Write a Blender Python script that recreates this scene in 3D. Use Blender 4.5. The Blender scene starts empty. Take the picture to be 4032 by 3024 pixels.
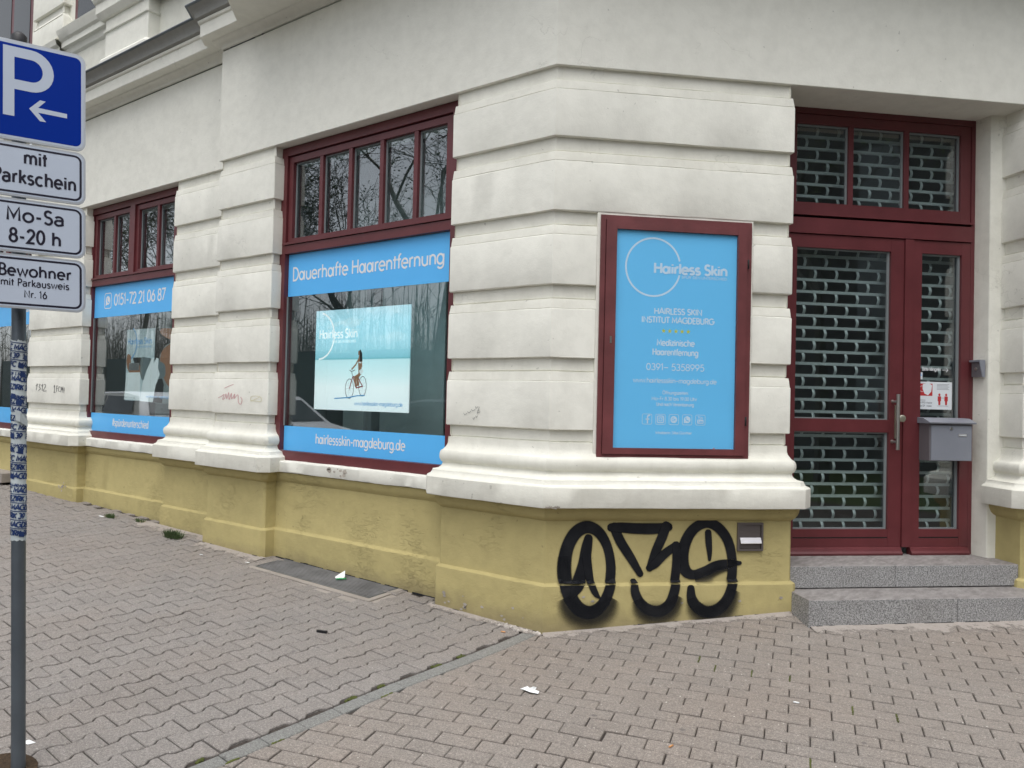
import bpy, bmesh, math, random
from mathutils import Vector, Matrix, noise
R = math.radians
random.seed(7)
SC = bpy.context.scene
COL = SC.collection

# ------------------------------------------------------------------ camera
def cam_axes(yaw, pitch, roll):
    cy, sy, cp, sp = math.cos(yaw), math.sin(yaw), math.cos(pitch), math.sin(pitch)
    f = Vector((cy*cp, sy*cp, sp)); r = Vector((sy, -cy, 0)); u = r.cross(f)
    c, s = math.cos(roll), math.sin(roll)
    return c*r+s*u, -s*r+c*u, f
CAMPOS = Vector((2.7985, -4.1435, 1.55))
cr, cu, cf = cam_axes(R(126.818), R(1.1085), R(1.3565))
cd = bpy.data.cameras.new('camera'); cam = bpy.data.objects.new('camera', cd); COL.objects.link(cam)
cam.matrix_world = Matrix(((cr.x, cu.x, -cf.x, CAMPOS.x), (cr.y, cu.y, -cf.y, CAMPOS.y), (cr.z, cu.z, -cf.z, CAMPOS.z), (0, 0, 0, 1)))
cd.sensor_width = 36; cd.lens = 27.118; cd.clip_end = 600; cd.clip_start = .05
SC.camera = cam

# ------------------------------------------------------------------ world, sun, exposure
wd = bpy.data.worlds.new('World'); SC.world = wd; wd.use_nodes = True
nt = wd.node_tree; nt.nodes.clear()
sky = nt.nodes.new('ShaderNodeTexSky'); sky.sky_type = 'NISHITA'; sky.sun_disc = False
sky.sun_elevation = R(68); sky.sun_rotation = R(148); sky.air_density = 1.0; sky.dust_density = 3.0; sky.ozone_density = 1.0
hs = nt.nodes.new('ShaderNodeHueSaturation'); hs.inputs['Saturation'].default_value = .22
bg = nt.nodes.new('ShaderNodeBackground'); bg.inputs['Strength'].default_value = .15
wo = nt.nodes.new('ShaderNodeOutputWorld')
nt.links.new(sky.outputs[0], hs.inputs['Color']); nt.links.new(hs.outputs[0], bg.inputs['Color']); nt.links.new(bg.outputs[0], wo.inputs[0])
sl = bpy.data.lights.new('sun', 'SUN'); sun = bpy.data.objects.new('sun', sl); COL.objects.link(sun)
sl.energy = .7; sl.angle = R(60); sl.color = (1, .98, .95)
# direction TO the sun: azimuth measured like the sky's rotation
az = R(148); el = R(68)
sd = Vector((math.sin(az)*math.cos(el), math.cos(az)*math.cos(el), math.sin(el)))
sun.rotation_euler = sd.to_track_quat('Z', 'Y').to_euler()
sun.location = (0, -10, 20)
SC.view_settings.view_transform = 'Standard'; SC.view_settings.look = 'None'
SC.view_settings.exposure = 0.74; SC.view_settings.gamma = 1; SC.view_settings.use_curve_mapping = False

# ------------------------------------------------------------------ helpers: tags
def put(o, parent=None):
    COL.objects.link(o)
    if parent: o.parent = parent
    return o
def tag(o, label=None, cat=None, group=None, kind=None):
    if label: o['label'] = label
    if cat: o['category'] = cat
    if group: o['group'] = group
    if kind: o['kind'] = kind
    return o
def empty(name, loc, label=None, cat=None, group=None):
    o = bpy.data.objects.new(name, None); o.location = loc; o.empty_display_size = .1
    COL.objects.link(o); return tag(o, label, cat, group)
def adopt(o, p):
    """parent a mesh made in world coordinates to an Empty standing at its base"""
    o.parent = p; o.matrix_parent_inverse = Matrix.Translation(p.location).inverted() if p.type == 'EMPTY' else Matrix.Identity(4)
    return o

# ------------------------------------------------------------------ helpers: materials
def nodes_of(m):
    m.use_nodes = True; t = m.node_tree; t.nodes.clear(); return t
def N(t, typ, **kw):
    n = t.nodes.new(typ)
    for k, v in kw.items():
        if k in n.inputs.keys() if isinstance(k, str) else False: n.inputs[k].default_value = v
        else: setattr(n, k, v)
    return n
def vmath(t, op, a, b):
    n = t.nodes.new('ShaderNodeMath'); n.operation = op
    for i, v in enumerate((a, b)):
        if v is None: continue
        if isinstance(v, (int, float)): n.inputs[i].default_value = v
        else: t.links.new(v, n.inputs[i])
    return n.outputs[0]
def mixc(t, fac, a, b, mode='MIX'):
    n = t.nodes.new('ShaderNodeMix'); n.data_type = 'RGBA'; n.blend_type = mode
    for s, v in ((0, fac), (6, a), (7, b)):
        if isinstance(v, (int, float)): n.inputs[s].default_value = v
        elif isinstance(v, tuple): n.inputs[s].default_value = (*v, 1) if len(v) == 3 else v
        else: t.links.new(v, n.inputs[s])
    return n.outputs[2]
def ramp(t, src, stops):
    n = t.nodes.new('ShaderNodeValToRGB'); cr_ = n.color_ramp
    while len(cr_.elements) < len(stops): cr_.elements.new(.5)
    for e, (p, c) in zip(cr_.elements, stops):
        e.position = p; e.color = (c, c, c, 1) if isinstance(c, (int, float)) else (*c, 1)
    t.links.new(src, n.inputs[0]); return n.outputs[0]
def noise_tex(t, scale, detail=4, rough=.55, vec=None, sx=1, sy=1, sz=1):
    g = t.nodes.new('ShaderNodeNewGeometry')
    src = vec or g.outputs['Position']
    if (sx, sy, sz) != (1, 1, 1):
        mp = t.nodes.new('ShaderNodeMapping'); mp.inputs['Scale'].default_value = (sx, sy, sz); t.links.new(src, mp.inputs[0]); src = mp.outputs[0]
    n = t.nodes.new('ShaderNodeTexNoise'); n.inputs['Scale'].default_value = scale; n.inputs['Detail'].default_value = detail; n.inputs['Roughness'].default_value = rough
    t.links.new(src, n.inputs['Vector']); return n.outputs[0]
def finish(t, col, rough=.8, bump=None, metal=0, spec=.5, alpha=None, bdist=.002):
    b = t.nodes.new('ShaderNodeBsdfPrincipled'); o = t.nodes.new('ShaderNodeOutputMaterial')
    if isinstance(col, tuple): b.inputs['Base Color'].default_value = (*col, 1)
    else: t.links.new(col, b.inputs['Base Color'])
    if isinstance(rough, (int, float)): b.inputs['Roughness'].default_value = rough
    else: t.links.new(rough, b.inputs['Roughness'])
    b.inputs['Metallic'].default_value = metal; b.inputs['Specular IOR Level'].default_value = spec
    if bump is not None:
        bp = t.nodes.new('ShaderNodeBump'); bp.inputs['Strength'].default_value = 1; bp.inputs['Distance'].default_value = bdist
        t.links.new(bump, bp.inputs['Height']); t.links.new(bp.outputs[0], b.inputs['Normal'])
    if alpha is not None: t.links.new(alpha, b.inputs['Alpha'])
    t.links.new(b.outputs[0], o.inputs[0]); return b
def M_plain(name, col, rough=.5, metal=0, spec=.5, var=.06, bscale=60, bdist=.0004, lit=0):
    m = bpy.data.materials.new(name); t = nodes_of(m)
    n = noise_tex(t, 5, 5); f = ramp(t, n, [(.3, 0), (.75, 1)])
    c = mixc(t, f, tuple(v*(1-var) for v in col), tuple(min(1, v*(1+var)) for v in col))
    b_ = finish(t, c, rough, noise_tex(t, bscale, 3), metal, spec, bdist=bdist)
    if lit: t.links.new(c, b_.inputs['Emission Color']); b_.inputs['Emission Strength'].default_value = lit
    return m
def M_plaster(name, col, dirt, grime=.35, bd=.004, low=False, chips=None, stk=.07):
    m = bpy.data.materials.new(name); t = nodes_of(m)
    big = ramp(t, noise_tex(t, 1.1, 6, .6), [(.35, 0), (.72, 1)])
    c = mixc(t, vmath(t, 'MULTIPLY', big, grime*.4), col, dirt)
    streak = ramp(t, noise_tex(t, 3, 5, .6, sx=5, sy=5, sz=.5), [(.55, 0), (.8, 1)])
    c = mixc(t, vmath(t, 'MULTIPLY', streak, stk), c, dirt)
    med = ramp(t, noise_tex(t, 9, 6, .62), [(.4, 0), (.66, 1)])
    c = mixc(t, vmath(t, 'MULTIPLY', med, .13), c, tuple(v*.62 for v in dirt))
    spk = ramp(t, noise_tex(t, 26, 2, .5), [(.735, 0), (.76, 1)])
    c = mixc(t, vmath(t, 'MULTIPLY', spk, .35), c, tuple(v*.4 for v in dirt))
    # hairline cracks
    v = t.nodes.new('ShaderNodeTexVoronoi'); v.feature = 'DISTANCE_TO_EDGE'; v.inputs['Scale'].default_value = 1.3
    g = t.nodes.new('ShaderNodeNewGeometry'); nn = t.nodes.new('ShaderNodeTexNoise'); nn.inputs['Scale'].default_value = 2.3; nn.inputs['Detail'].default_value = 6
    t.links.new(g.outputs['Position'], nn.inputs['Vector'])
    vm = t.nodes.new('ShaderNodeVectorMath'); vm.operation = 'ADD'; t.links.new(g.outputs['Position'], vm.inputs[0]); t.links.new(nn.outputs['Color'], vm.inputs[1]); t.links.new(vm.outputs[0], v.inputs['Vector'])
    crk = ramp(t, v.outputs['Distance'], [(.0, 1), (.006, 0)])
    sel = ramp(t, noise_tex(t, .9, 2), [(.56, 0), (.62, 1)])
    ck = vmath(t, 'MULTIPLY', crk, sel)
    c = mixc(t, vmath(t, 'MULTIPLY', ck, .2), c, tuple(v_*.45 for v_ in dirt))
    fine = noise_tex(t, 95, 5, .7); mid = noise_tex(t, 14, 4, .6); lrg = noise_tex(t, 3.2, 3, .5)
    h = vmath(t, 'ADD', vmath(t, 'MULTIPLY', fine, .35), vmath(t, 'ADD', vmath(t, 'MULTIPLY', mid, .8), vmath(t, 'MULTIPLY', lrg, 2.2)))
    h = vmath(t, 'SUBTRACT', h, vmath(t, 'MULTIPLY', ck, .25))
    if low:
        # thick flaking paint: ridged relief, dirtier towards the pavement
        wv = noise_tex(t, 22, 6, .7, sx=.6, sy=.6, sz=1.6)
        fl = ramp(t, wv, [(.5, 0), (.54, 1)])
        sel2 = ramp(t, noise_tex(t, 2.1, 3), [(.5, 0), (.66, 1)])
        h = vmath(t, 'ADD', h, vmath(t, 'MULTIPLY', vmath(t, 'MULTIPLY', fl, sel2), .45))
        sp = t.nodes.new('ShaderNodeSeparateXYZ'); t.links.new(g.outputs['Position'], sp.inputs[0])
        zz = vmath(t, 'ADD', sp.outputs[2], vmath(t, 'MULTIPLY', noise_tex(t, 5, 6, .7), .22))
        foot = ramp(t, zz, [(.19, 1), (.33, 0)])
        c = mixc(t, vmath(t, 'MULTIPLY', foot, .6), c, (.20, .165, .10))
    finish(t, c, .85, h, spec=.25, bdist=bd)
    return m

WHITE = M_plaster('cream_render', (.800, .792, .712), (.52, .50, .41), .75, stk=.16)
WHITE2 = M_plaster('cream_render_smooth', (.805, .798, .722), (.60, .59, .51), .20, .0032, stk=.0)
YELLOW = M_plaster('olive_yellow_masonry_paint', (.465, .395, .180), (.31, .26, .115), .42, .0055, low=True)
GREYP = M_plaster('grey_cornice_paint', (.33, .33, .31), (.2, .2, .19), .5)
RED = M_plain('oxblood_frame_paint', (.122, .027, .031), .38, var=.14, bscale=40, bdist=.0005)
REDOLD = M_plain('weathered_oxblood_paint', (.150, .040, .042), .5, var=.22, bscale=30, bdist=.0012)
BLUEP = M_plain('sky_blue_poster_print', (.16, .60, .98), .5, var=.01)
BLUE = M_plain('sky_blue_vinyl', (.115, .495, .95), .35, var=.015, spec=.35)
LETW = M_plain('white_vinyl_lettering', (.78, .80, .82), .5, var=.02)
LETP = M_plain('pale_print_lettering', (.62, .80, .95), .5, var=.02)
STAR = M_plain('yellow_star_print', (.62, .66, .08), .5)
ZINC = M_plain('zinc_sheet', (.16, .18, .20), .45, .7, var=.2)
STEEL = M_plain('brushed_steel', (.52, .50, .47), .3, .9, var=.05)
BRASS = M_plain('nickel_plate', (.55, .52, .42), .33, .8)
GALV = M_plain('galvanised_shutter', (.60, .66, .65), .45, .15, var=.12)
DARK = M_plain('black_gap', (.012, .012, .013), .8)
SEAL = M_plain('grey_glazing_bead', (.20, .225, .23), .5)
MAILG = M_plain('grey_letterbox_enamel', (.235, .25, .29), .38, .1, var=.04)
MAILD = M_plain('dark_grey_letterbox_side', (.15, .14, .15), .4, .1)
BROWNG = M_plain('grey_brown_anodised', (.17, .15, .145), .4, .5)
ALU = M_plain('bare_aluminium', (.72, .70, .71), .28, .75, var=.1)
POLE = M_plain('dull_zinc_pole', (.115, .135, .155), .42, .45, var=.18, bscale=90)
SIGNW = M_plain('reflective_white_sheeting', (.50, .56, .66), .42, var=.02)
SIGNB = M_plain('traffic_blue_sheeting', (.001, .026, .27), .35, var=.03, spec=.12)
SIGNK = M_plain('black_sign_ink', (.008, .006, .02), .4)
SIGNA = M_plain('aluminium_sign_rim', (.55, .58, .62), .35, .5)
BLINDM = M_plain('slate_panel_blind', (.44, .50, .49), .8, var=.1)
ROOM = M_plain('dark_room_paint', (.17, .19, .19), .9)
PAPER = M_plain('white_paper', (.70, .74, .77), .55, var=.02)
NRED = M_plain('red_notice_print', (.48, .03, .035), .5)
NGREY = M_plain('grey_notice_print', (.25, .26, .29), .6)
STICKW = M_plain('old_sticker_paper', (.48, .53, .54), .5, var=.22, bscale=35, bdist=.002)
STICKB = M_plain('navy_sticker_ink', (.012, .035, .13), .5, var=.3)
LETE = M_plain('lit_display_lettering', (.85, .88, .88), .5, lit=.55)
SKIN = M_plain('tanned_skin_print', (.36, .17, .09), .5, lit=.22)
HAIR = M_plain('dark_hair_print', (.03, .022, .02), .6)
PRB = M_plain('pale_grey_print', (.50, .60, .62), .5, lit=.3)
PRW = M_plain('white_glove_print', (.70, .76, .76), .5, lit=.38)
PRS = M_plain('silver_tube_print', (.30, .36, .37), .3)
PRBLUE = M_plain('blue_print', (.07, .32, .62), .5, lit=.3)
TAGP = M_plain('pink_marker', (.62, .26, .30), .6)
TAGY = M_plain('yellow_marker', (.66, .62, .38), .6)
TAGK = M_plain('black_marker', (.05, .05, .06), .6)
TAGG = M_plain('pencil_grey', (.28, .28, .27), .6)
GREEN = M_plain('weed_green', (.055, .095, .022), .7, var=.4)
MOSS = M_plain('moss_green', (.085, .10, .02), .9, var=.4, bscale=200, bdist=.003)
DRY = M_plain('dry_stem', (.42, .34, .2), .8)
TISSUE = M_plain('white_tissue', (.82, .84, .84), .7)
CUPG = M_plain('green_plastic', (.05, .38, .13), .4)
BUTT = M_plain('orange_filter_paper', (.62, .30, .12), .7)
BLACKP = M_plain('black_plastic', (.01, .01, .013), .5)
CARW = M_plain('white_car_paint', (.72, .73, .74), .25)
CARD = M_plain('dark_grey_car_paint', (.04, .045, .05), .25)
CARG = M_plain('car_window_glass', (.015, .02, .022), .08)
TYRE = M_plain('tyre_rubber', (.02, .02, .02), .8)
TAIL = M_plain('red_lamp_lens', (.35, .01, .01), .2)
BARK = M_plain('grey_bark', (.085, .09, .075), .9, var=.3, bscale=20, bdist=.01)
LEAF = M_plain('young_leaf', (.075, .10, .035), .7, var=.3)
FENCEM = M_plain('green_grey_fence', (.10, .125, .12), .8)
CURB = M_plain('concrete_edge', (.30, .27, .24), .9, var=.15, bscale=80, bdist=.002)

def M_glass(name, tint=(.80, .86, .86), k=1.6):
    m = bpy.data.materials.new(name); t = nodes_of(m)
    lw = t.nodes.new('ShaderNodeLayerWeight'); lw.inputs[0].default_value = .5
    sch = vmath(t, 'ADD', vmath(t, 'MULTIPLY', vmath(t, 'POWER', lw.outputs['Facing'], 5.0), .96), .042)
    fac = vmath(t, 'MINIMUM', vmath(t, 'MULTIPLY', sch, k), 1.0)
    tr = t.nodes.new('ShaderNodeBsdfTransparent'); tr.inputs[0].default_value = (*tint, 1)
    gl = t.nodes.new('ShaderNodeBsdfGlossy'); gl.inputs['Roughness'].default_value = .004; gl.inputs[0].default_value = (.95, .97, 1, 1)
    bp = t.nodes.new('ShaderNodeBump'); bp.inputs['Distance'].default_value = .0007; bp.inputs['Strength'].default_value = .35
    t.links.new(noise_tex(t, 1.7, 1), bp.inputs['Height']); t.links.new(bp.outputs[0], gl.inputs['Normal'])
    mx = t.nodes.new('ShaderNodeMixShader'); o = t.nodes.new('ShaderNodeOutputMaterial')
    t.links.new(fac, mx.inputs[0]); t.links.new(tr.outputs[0], mx.inputs[1]); t.links.new(gl.outputs[0], mx.inputs[2]); t.links.new(mx.outputs[0], o.inputs[0])
    return m
GLASS = M_glass('double_glazing', (.88, .92, .92), k=2.9)
GLASSC = M_glass('display_case_glass', (.985, .99, .995), .5)

def M_stone(name, col, specks=1.0, bright=.0):
    """concrete paving stone: aggregate speckle, one tint per stone, stains across the paving"""
    m = bpy.data.materials.new(name); t = nodes_of(m)
    g = t.nodes.new('ShaderNodeNewGeometry')
    tint = t.nodes.new('ShaderNodeMath'); tint.operation = 'MULTIPLY'; tint.inputs[1].default_value = 1
    t.links.new(g.outputs['Random Per Island'], tint.inputs[0])
    oi = t.nodes.new('ShaderNodeObjectInfo')
    rnd = vmath(t, 'FRACT', vmath(t, 'ADD', vmath(t, 'MULTIPLY', g.outputs['Random Per Island'], 7.31), oi.outputs['Random']), None)
    c = mixc(t, rnd, tuple(v*.93 for v in col), tuple(v*1.06 for v in col))
    warm = ramp(t, noise_tex(t, 1.0, 4, .6), [(.4, 0), (.66, 1)])
    c = mixc(t, vmath(t, 'MULTIPLY', warm, .42), c, (col[0]*1.04, col[1]*.93, col[2]*.84))
    st = ramp(t, noise_tex(t, 2.6, 6, .65), [(.46, 0), (.75, 1)])
    c = mixc(t, vmath(t, 'MULTIPLY', st, .38), c, tuple(v*.62 for v in col))
    ag = noise_tex(t, 210, 3, .7)
    c = mixc(t, ramp(t, ag, [(.35, .65), (.60, 0)]), c, tuple(v*.45 for v in col))
    c = mixc(t, ramp(t, ag, [(.54, 0), (.70, .62)]), c, tuple(min(1, v*1.7) for v in col))
    ag2 = noise_tex(t, 85, 2, .6)
    c = mixc(t, ramp(t, ag2, [(.30, .45), (.48, 0)]), c, tuple(v*.5 for v in col))
    c = mixc(t, ramp(t, ag2, [(.55, 0), (.72, .5)]), c, tuple(min(1, v*1.5) for v in col))
    w = ramp(t, noise_tex(t, 70, 1, .5), [(.755, 0), (.775, 1)])
    c = mixc(t, vmath(t, 'MULTIPLY', w, .7*specks), c, (.72, .70, .62))
    gum = t.nodes.new('ShaderNodeTexVoronoi'); gum.inputs['Scale'].default_value = 5.5; t.links.new(g.outputs['Position'], gum.inputs['Vector'])
    gd = vmath(t, 'ADD', gum.outputs['Distance'], vmath(t, 'MULTIPLY', noise_tex(t, 40, 2), .08))
    gs = ramp(t, gd, [(.10, 1), (.13, 0)])
    gsel = t.nodes.new('ShaderNodeSeparateColor'); t.links.new(gum.outputs['Color'], gsel.inputs[0])
    gk = vmath(t, 'MULTIPLY', gs, vmath(t, 'GREATER_THAN', gsel.outputs[0], .72))
    c = mixc(t, vmath(t, 'MULTIPLY', gk, .5), c, (.08, .075, .075))
    h = vmath(t, 'ADD', vmath(t, 'MULTIPLY', ag, .5), noise_tex(t, 35, 4))
    finish(t, c, .88, h, spec=.3, bdist=.0022); return m
STONE_L = M_stone('grey_concrete_paver', (.268, .246, .228), .5)
STONE_R = M_stone('brown_grey_concrete_brick', (.278, .248, .221), 1.0)
STONE_K = M_stone('grey_edging_concrete', (.235, .235, .222), .4)
def M_granite():
    m = bpy.data.materials.new('speckled_granite'); t = nodes_of(m)
    n = noise_tex(t, 125, 4, .75); c = mixc(t, ramp(t, n, [(.40, 0), (.60, 1)]), (.12, .12, .12), (.47, .465, .46))
    b = ramp(t, noise_tex(t, 3, 5, .6), [(.4, 0), (.7, 1)]); c = mixc(t, vmath(t, 'MULTIPLY', b, .3), c, (.2, .185, .17))
    finish(t, c, .75, n, bdist=.0015); return m
def M_granite_top():
    m = bpy.data.materials.new('worn_granite_tread'); t = nodes_of(m)
    n = noise_tex(t, 22, 5, .7, sx=1, sy=.35); c = mixc(t, ramp(t, n, [(.35, 0), (.7, 1)]), (.19, .175, .168), (.34, .32, .31))
    finish(t, c, .7, noise_tex(t, 120, 3), bdist=.001); return m
GRAN = M_granite(); GRANT = M_granite_top()
def M_ground(name, a, b, sc=30):
    m = bpy.data.materials.new(name); t = nodes_of(m)
    c = mixc(t, ramp(t, noise_tex(t, sc, 6, .7), [(.35, 0), (.68, 1)]), a, b)
    c = mixc(t, ramp(t, noise_tex(t, 1.5, 4), [(.45, 0), (.7, .5)]), c, tuple(v*.6 for v in a))
    finish(t, c, .95, noise_tex(t, sc*3, 4), spec=.2, bdist=.004); return m
JOINT = M_ground('joint_sand_and_dirt', (.045, .038, .034), (.085, .072, .062), 60)
ASPH = M_ground('asphalt', (.045, .045, .047), (.075, .073, .072), 80)
PARK = M_ground('park_grass', (.04, .06, .02), (.07, .09, .035), 12)
MORT = M_plain('pale_mortar_wash', (.50, .46, .42), .9, var=.2, bscale=60, bdist=.003)

# ------------------------------------------------------------------ frames of reference (facade planes)
class Fr:
    def __init__(s, o, ux, n): s.o = Vector(o); s.u = Vector(ux); s.n = Vector(n)
    def p(s, u, d, z): return s.o + s.u*u + s.n*d + Vector((0, 0, z))
q = math.sqrt(.5)
LEAN = .0350
FA = Fr((0, 0, 0), (1, 0, 0), (0, -1, 0))
FB = Fr((0, 0, 0), (q, q, 0), (q, -q, 0))
POLEXY = (-.7904, -2.7439); PZ = -.06
FS0 = Fr((POLEXY[0], POLEXY[1], 0), (math.cos(R(70)), math.sin(R(70)), 0), (math.sin(R(70)), -math.cos(R(70)), 0))
class LFr(Fr):
    def p(s, u, d, z):
        k = -LEAN*(z-1.93); return s.o + s.u*u + s.n*d + Vector((.80*k, .60*k, z))
FS = LFr(FS0.o, FS0.u, FS0.n)
def bxy(s, d): return (q*s+q*d, q*s-q*d)

class MB:
    def __init__(s): s.bm = bmesh.new(); s.mi = 0
    def poly(s, pts, mi=None):
        vs = [s.bm.verts.new(p) for p in pts]
        try: f = s.bm.faces.new(vs)
        except ValueError: return
        f.material_index = s.mi if mi is None else mi; return f
    def hexa(s, P):
        v = [s.bm.verts.new(p) for p in P]
        for a in ((0, 3, 2, 1), (4, 5, 6, 7), (0, 1, 5, 4), (1, 2, 6, 5), (2, 3, 7, 6), (3, 0, 4, 7)):
            f = s.bm.faces.new([v[i] for i in a]); f.material_index = s.mi
    def box(s, fr, u0, u1, d0, d1, z0, z1):
        s.hexa([fr.p(u0, d1, z0), fr.p(u1, d1, z0), fr.p(u1, d0, z0), fr.p(u0, d0, z0), fr.p(u0, d1, z1), fr.p(u1, d1, z1), fr.p(u1, d0, z1), fr.p(u0, d0, z1)])
    def prism(s, pts, n, t):
        """closed outline (3D points) extruded by t along -n"""
        n = Vector(n); a = [s.bm.verts.new(p) for p in pts]; b = [s.bm.verts.new(Vector(p)-n*t) for p in pts]
        f = s.bm.faces.new(a); f.material_index = s.mi
        s.bm.faces.new(b[::-1]).material_index = s.mi
        for i in range(len(a)):
            j = (i+1) % len(a); s.bm.faces.new((a[i], b[i], b[j], a[j])).material_index = s.mi
    def tube(s, pts, r, seg=8, cap=True):
        rs = r if isinstance(r, (list, tuple)) else [r]*len(pts); rings = []
        for i, p in enumerate(pts):
            p = Vector(p); a = Vector(pts[max(0, i-1)]); b = Vector(pts[min(len(pts)-1, i+1)]); tg = (b-a).normalized()
            x = tg.orthogonal().normalized() if i == 0 else (px - tg*px.dot(tg)).normalized()
            px = x; y = tg.cross(x)
            rings.append([s.bm.verts.new(p+(x*math.cos(k*2*math.pi/seg)+y*math.sin(k*2*math.pi/seg))*rs[i]) for k in range(seg)])
        for i in range(len(rings)-1):
            for k in range(seg):
                f = s.bm.faces.new((rings[i][k], rings[i][(k+1) % seg], rings[i+1][(k+1) % seg], rings[i+1][k])); f.material_index = s.mi; f.smooth = seg > 5
        if cap:
            s.bm.faces.new(rings[0][::-1]).material_index = s.mi; s.bm.faces.new(rings[-1]).material_index = s.mi
    def build(s, name, mat, parent=None, bevel=0, seg=1, sharp=None, smooth=False, fixn=True):
        if bevel:
            bmesh.ops.bevel(s.bm, geom=[e for e in s.bm.edges if len(e.link_faces) == 2 and e.calc_face_angle(0) > .6], offset=bevel, segments=seg, affect='EDGES', profile=.6)
        if fixn: bmesh.ops.recalc_face_normals(s.bm, faces=s.bm.faces)
        me = bpy.data.meshes.new(name); s.bm.to_mesh(me); s.bm.free()
        for m in (mat if isinstance(mat, (list, tuple)) else [mat]): me.materials.append(m)
        if smooth: me.shade_smooth()
        if sharp: me.shade_smooth(); me.set_sharp_from_angle(angle=R(sharp))
        o = bpy.data.objects.new(name, me); COL.objects.link(o)
        if parent: adopt(o, parent)
        return o

def nz(x, y, z, k=0): return noise.noise(Vector((x+k*17.3, y-k*5.1, z+k*3.7)))

def sweep(name, path, prof, mat, parent, closed=False, wob=.0016, step=.14, rc=.006, sharp=32, cap=True):
    """sweep a (offset, height) profile along a plan path; outward is to the right of travel"""
    P = [Vector((*p, 0)) for p in path]
    Q = [P[0]]                                       # slightly rounded plan corners
    for i in range(1, len(P)-1):
        a, b, c = P[i-1], P[i], P[i+1]; d1 = (a-b).normalized(); d2 = (c-b).normalized()
        if rc and -.5 < d1.dot(d2) < .999 and (a-b).length > 3*rc and (c-b).length > 3*rc: Q += [b+d1*rc, b+d2*rc]
        else: Q.append(b)
    Q.append(P[-1])
    pts = []; nrm = []
    for i in range(len(Q)-1):
        a, b = Q[i], Q[i+1]; L = (b-a).length; n = max(1, int(L/step)); t = (b-a)/L; nn = Vector((t.y, -t.x, 0))
        for k in range(n):
            if k == 0 and i > 0:
                t0 = (Q[i]-Q[i-1]).normalized(); n0 = Vector((t0.y, -t0.x, 0)); m = (n0+nn)/(1+n0.dot(nn))
                pts.append(a); nrm.append(m)
            else: pts.append(a+(b-a)*k/n); nrm.append(nn)
    t = (Q[-1]-Q[-2]).normalized(); pts.append(Q[-1]); nrm.append(Vector((t.y, -t.x, 0)))
    bm = bmesh.new(); rows = []
    for p, m in zip(pts, nrm):
        r = []
        for j, (d, z) in enumerate(prof):
            w = wob*(nz(p.x*4, p.y*4, z*4, j % 3)+.7*nz(p.x*15, p.y*15, z*15, 1)); wz = wob*(nz(p.x*4, p.y*4, z*4, 5+j % 2)+.7*nz(p.x*17, p.y*17, z*17, 9))
            v = p+m*(d+w); r.append(bm.verts.new((v.x, v.y, z+wz)))
        rows.append(r)
    n = len(prof)
    for i in range(len(rows)-1):
        for j in range(n if closed else n-1):
            k = (j+1) % n; bm.faces.new((rows[i][j], rows[i+1][j], rows[i+1][k], rows[i][k]))
    if closed and cap:
        bm.faces.new(rows[0]); bm.faces.new(rows[-1][::-1])
    bmesh.ops.recalc_face_normals(bm, faces=bm.faces)
    me = bpy.data.meshes.new(name); bm.to_mesh(me); bm.free(); me.materials.append(mat)
    me.shade_smooth(); me.set_sharp_from_angle(angle=R(sharp))
    o = bpy.data.objects.new(name, me); COL.objects.link(o)
    if parent: adopt(o, parent)
    return o

def arcp(cx, cy, rx, ry, a0, a1, n=10):
    return [(cx+rx*math.cos(R(a0+(a1-a0)*i/n)), cy+ry*math.sin(R(a0+(a1-a0)*i/n))) for i in range(n+1)]

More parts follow.
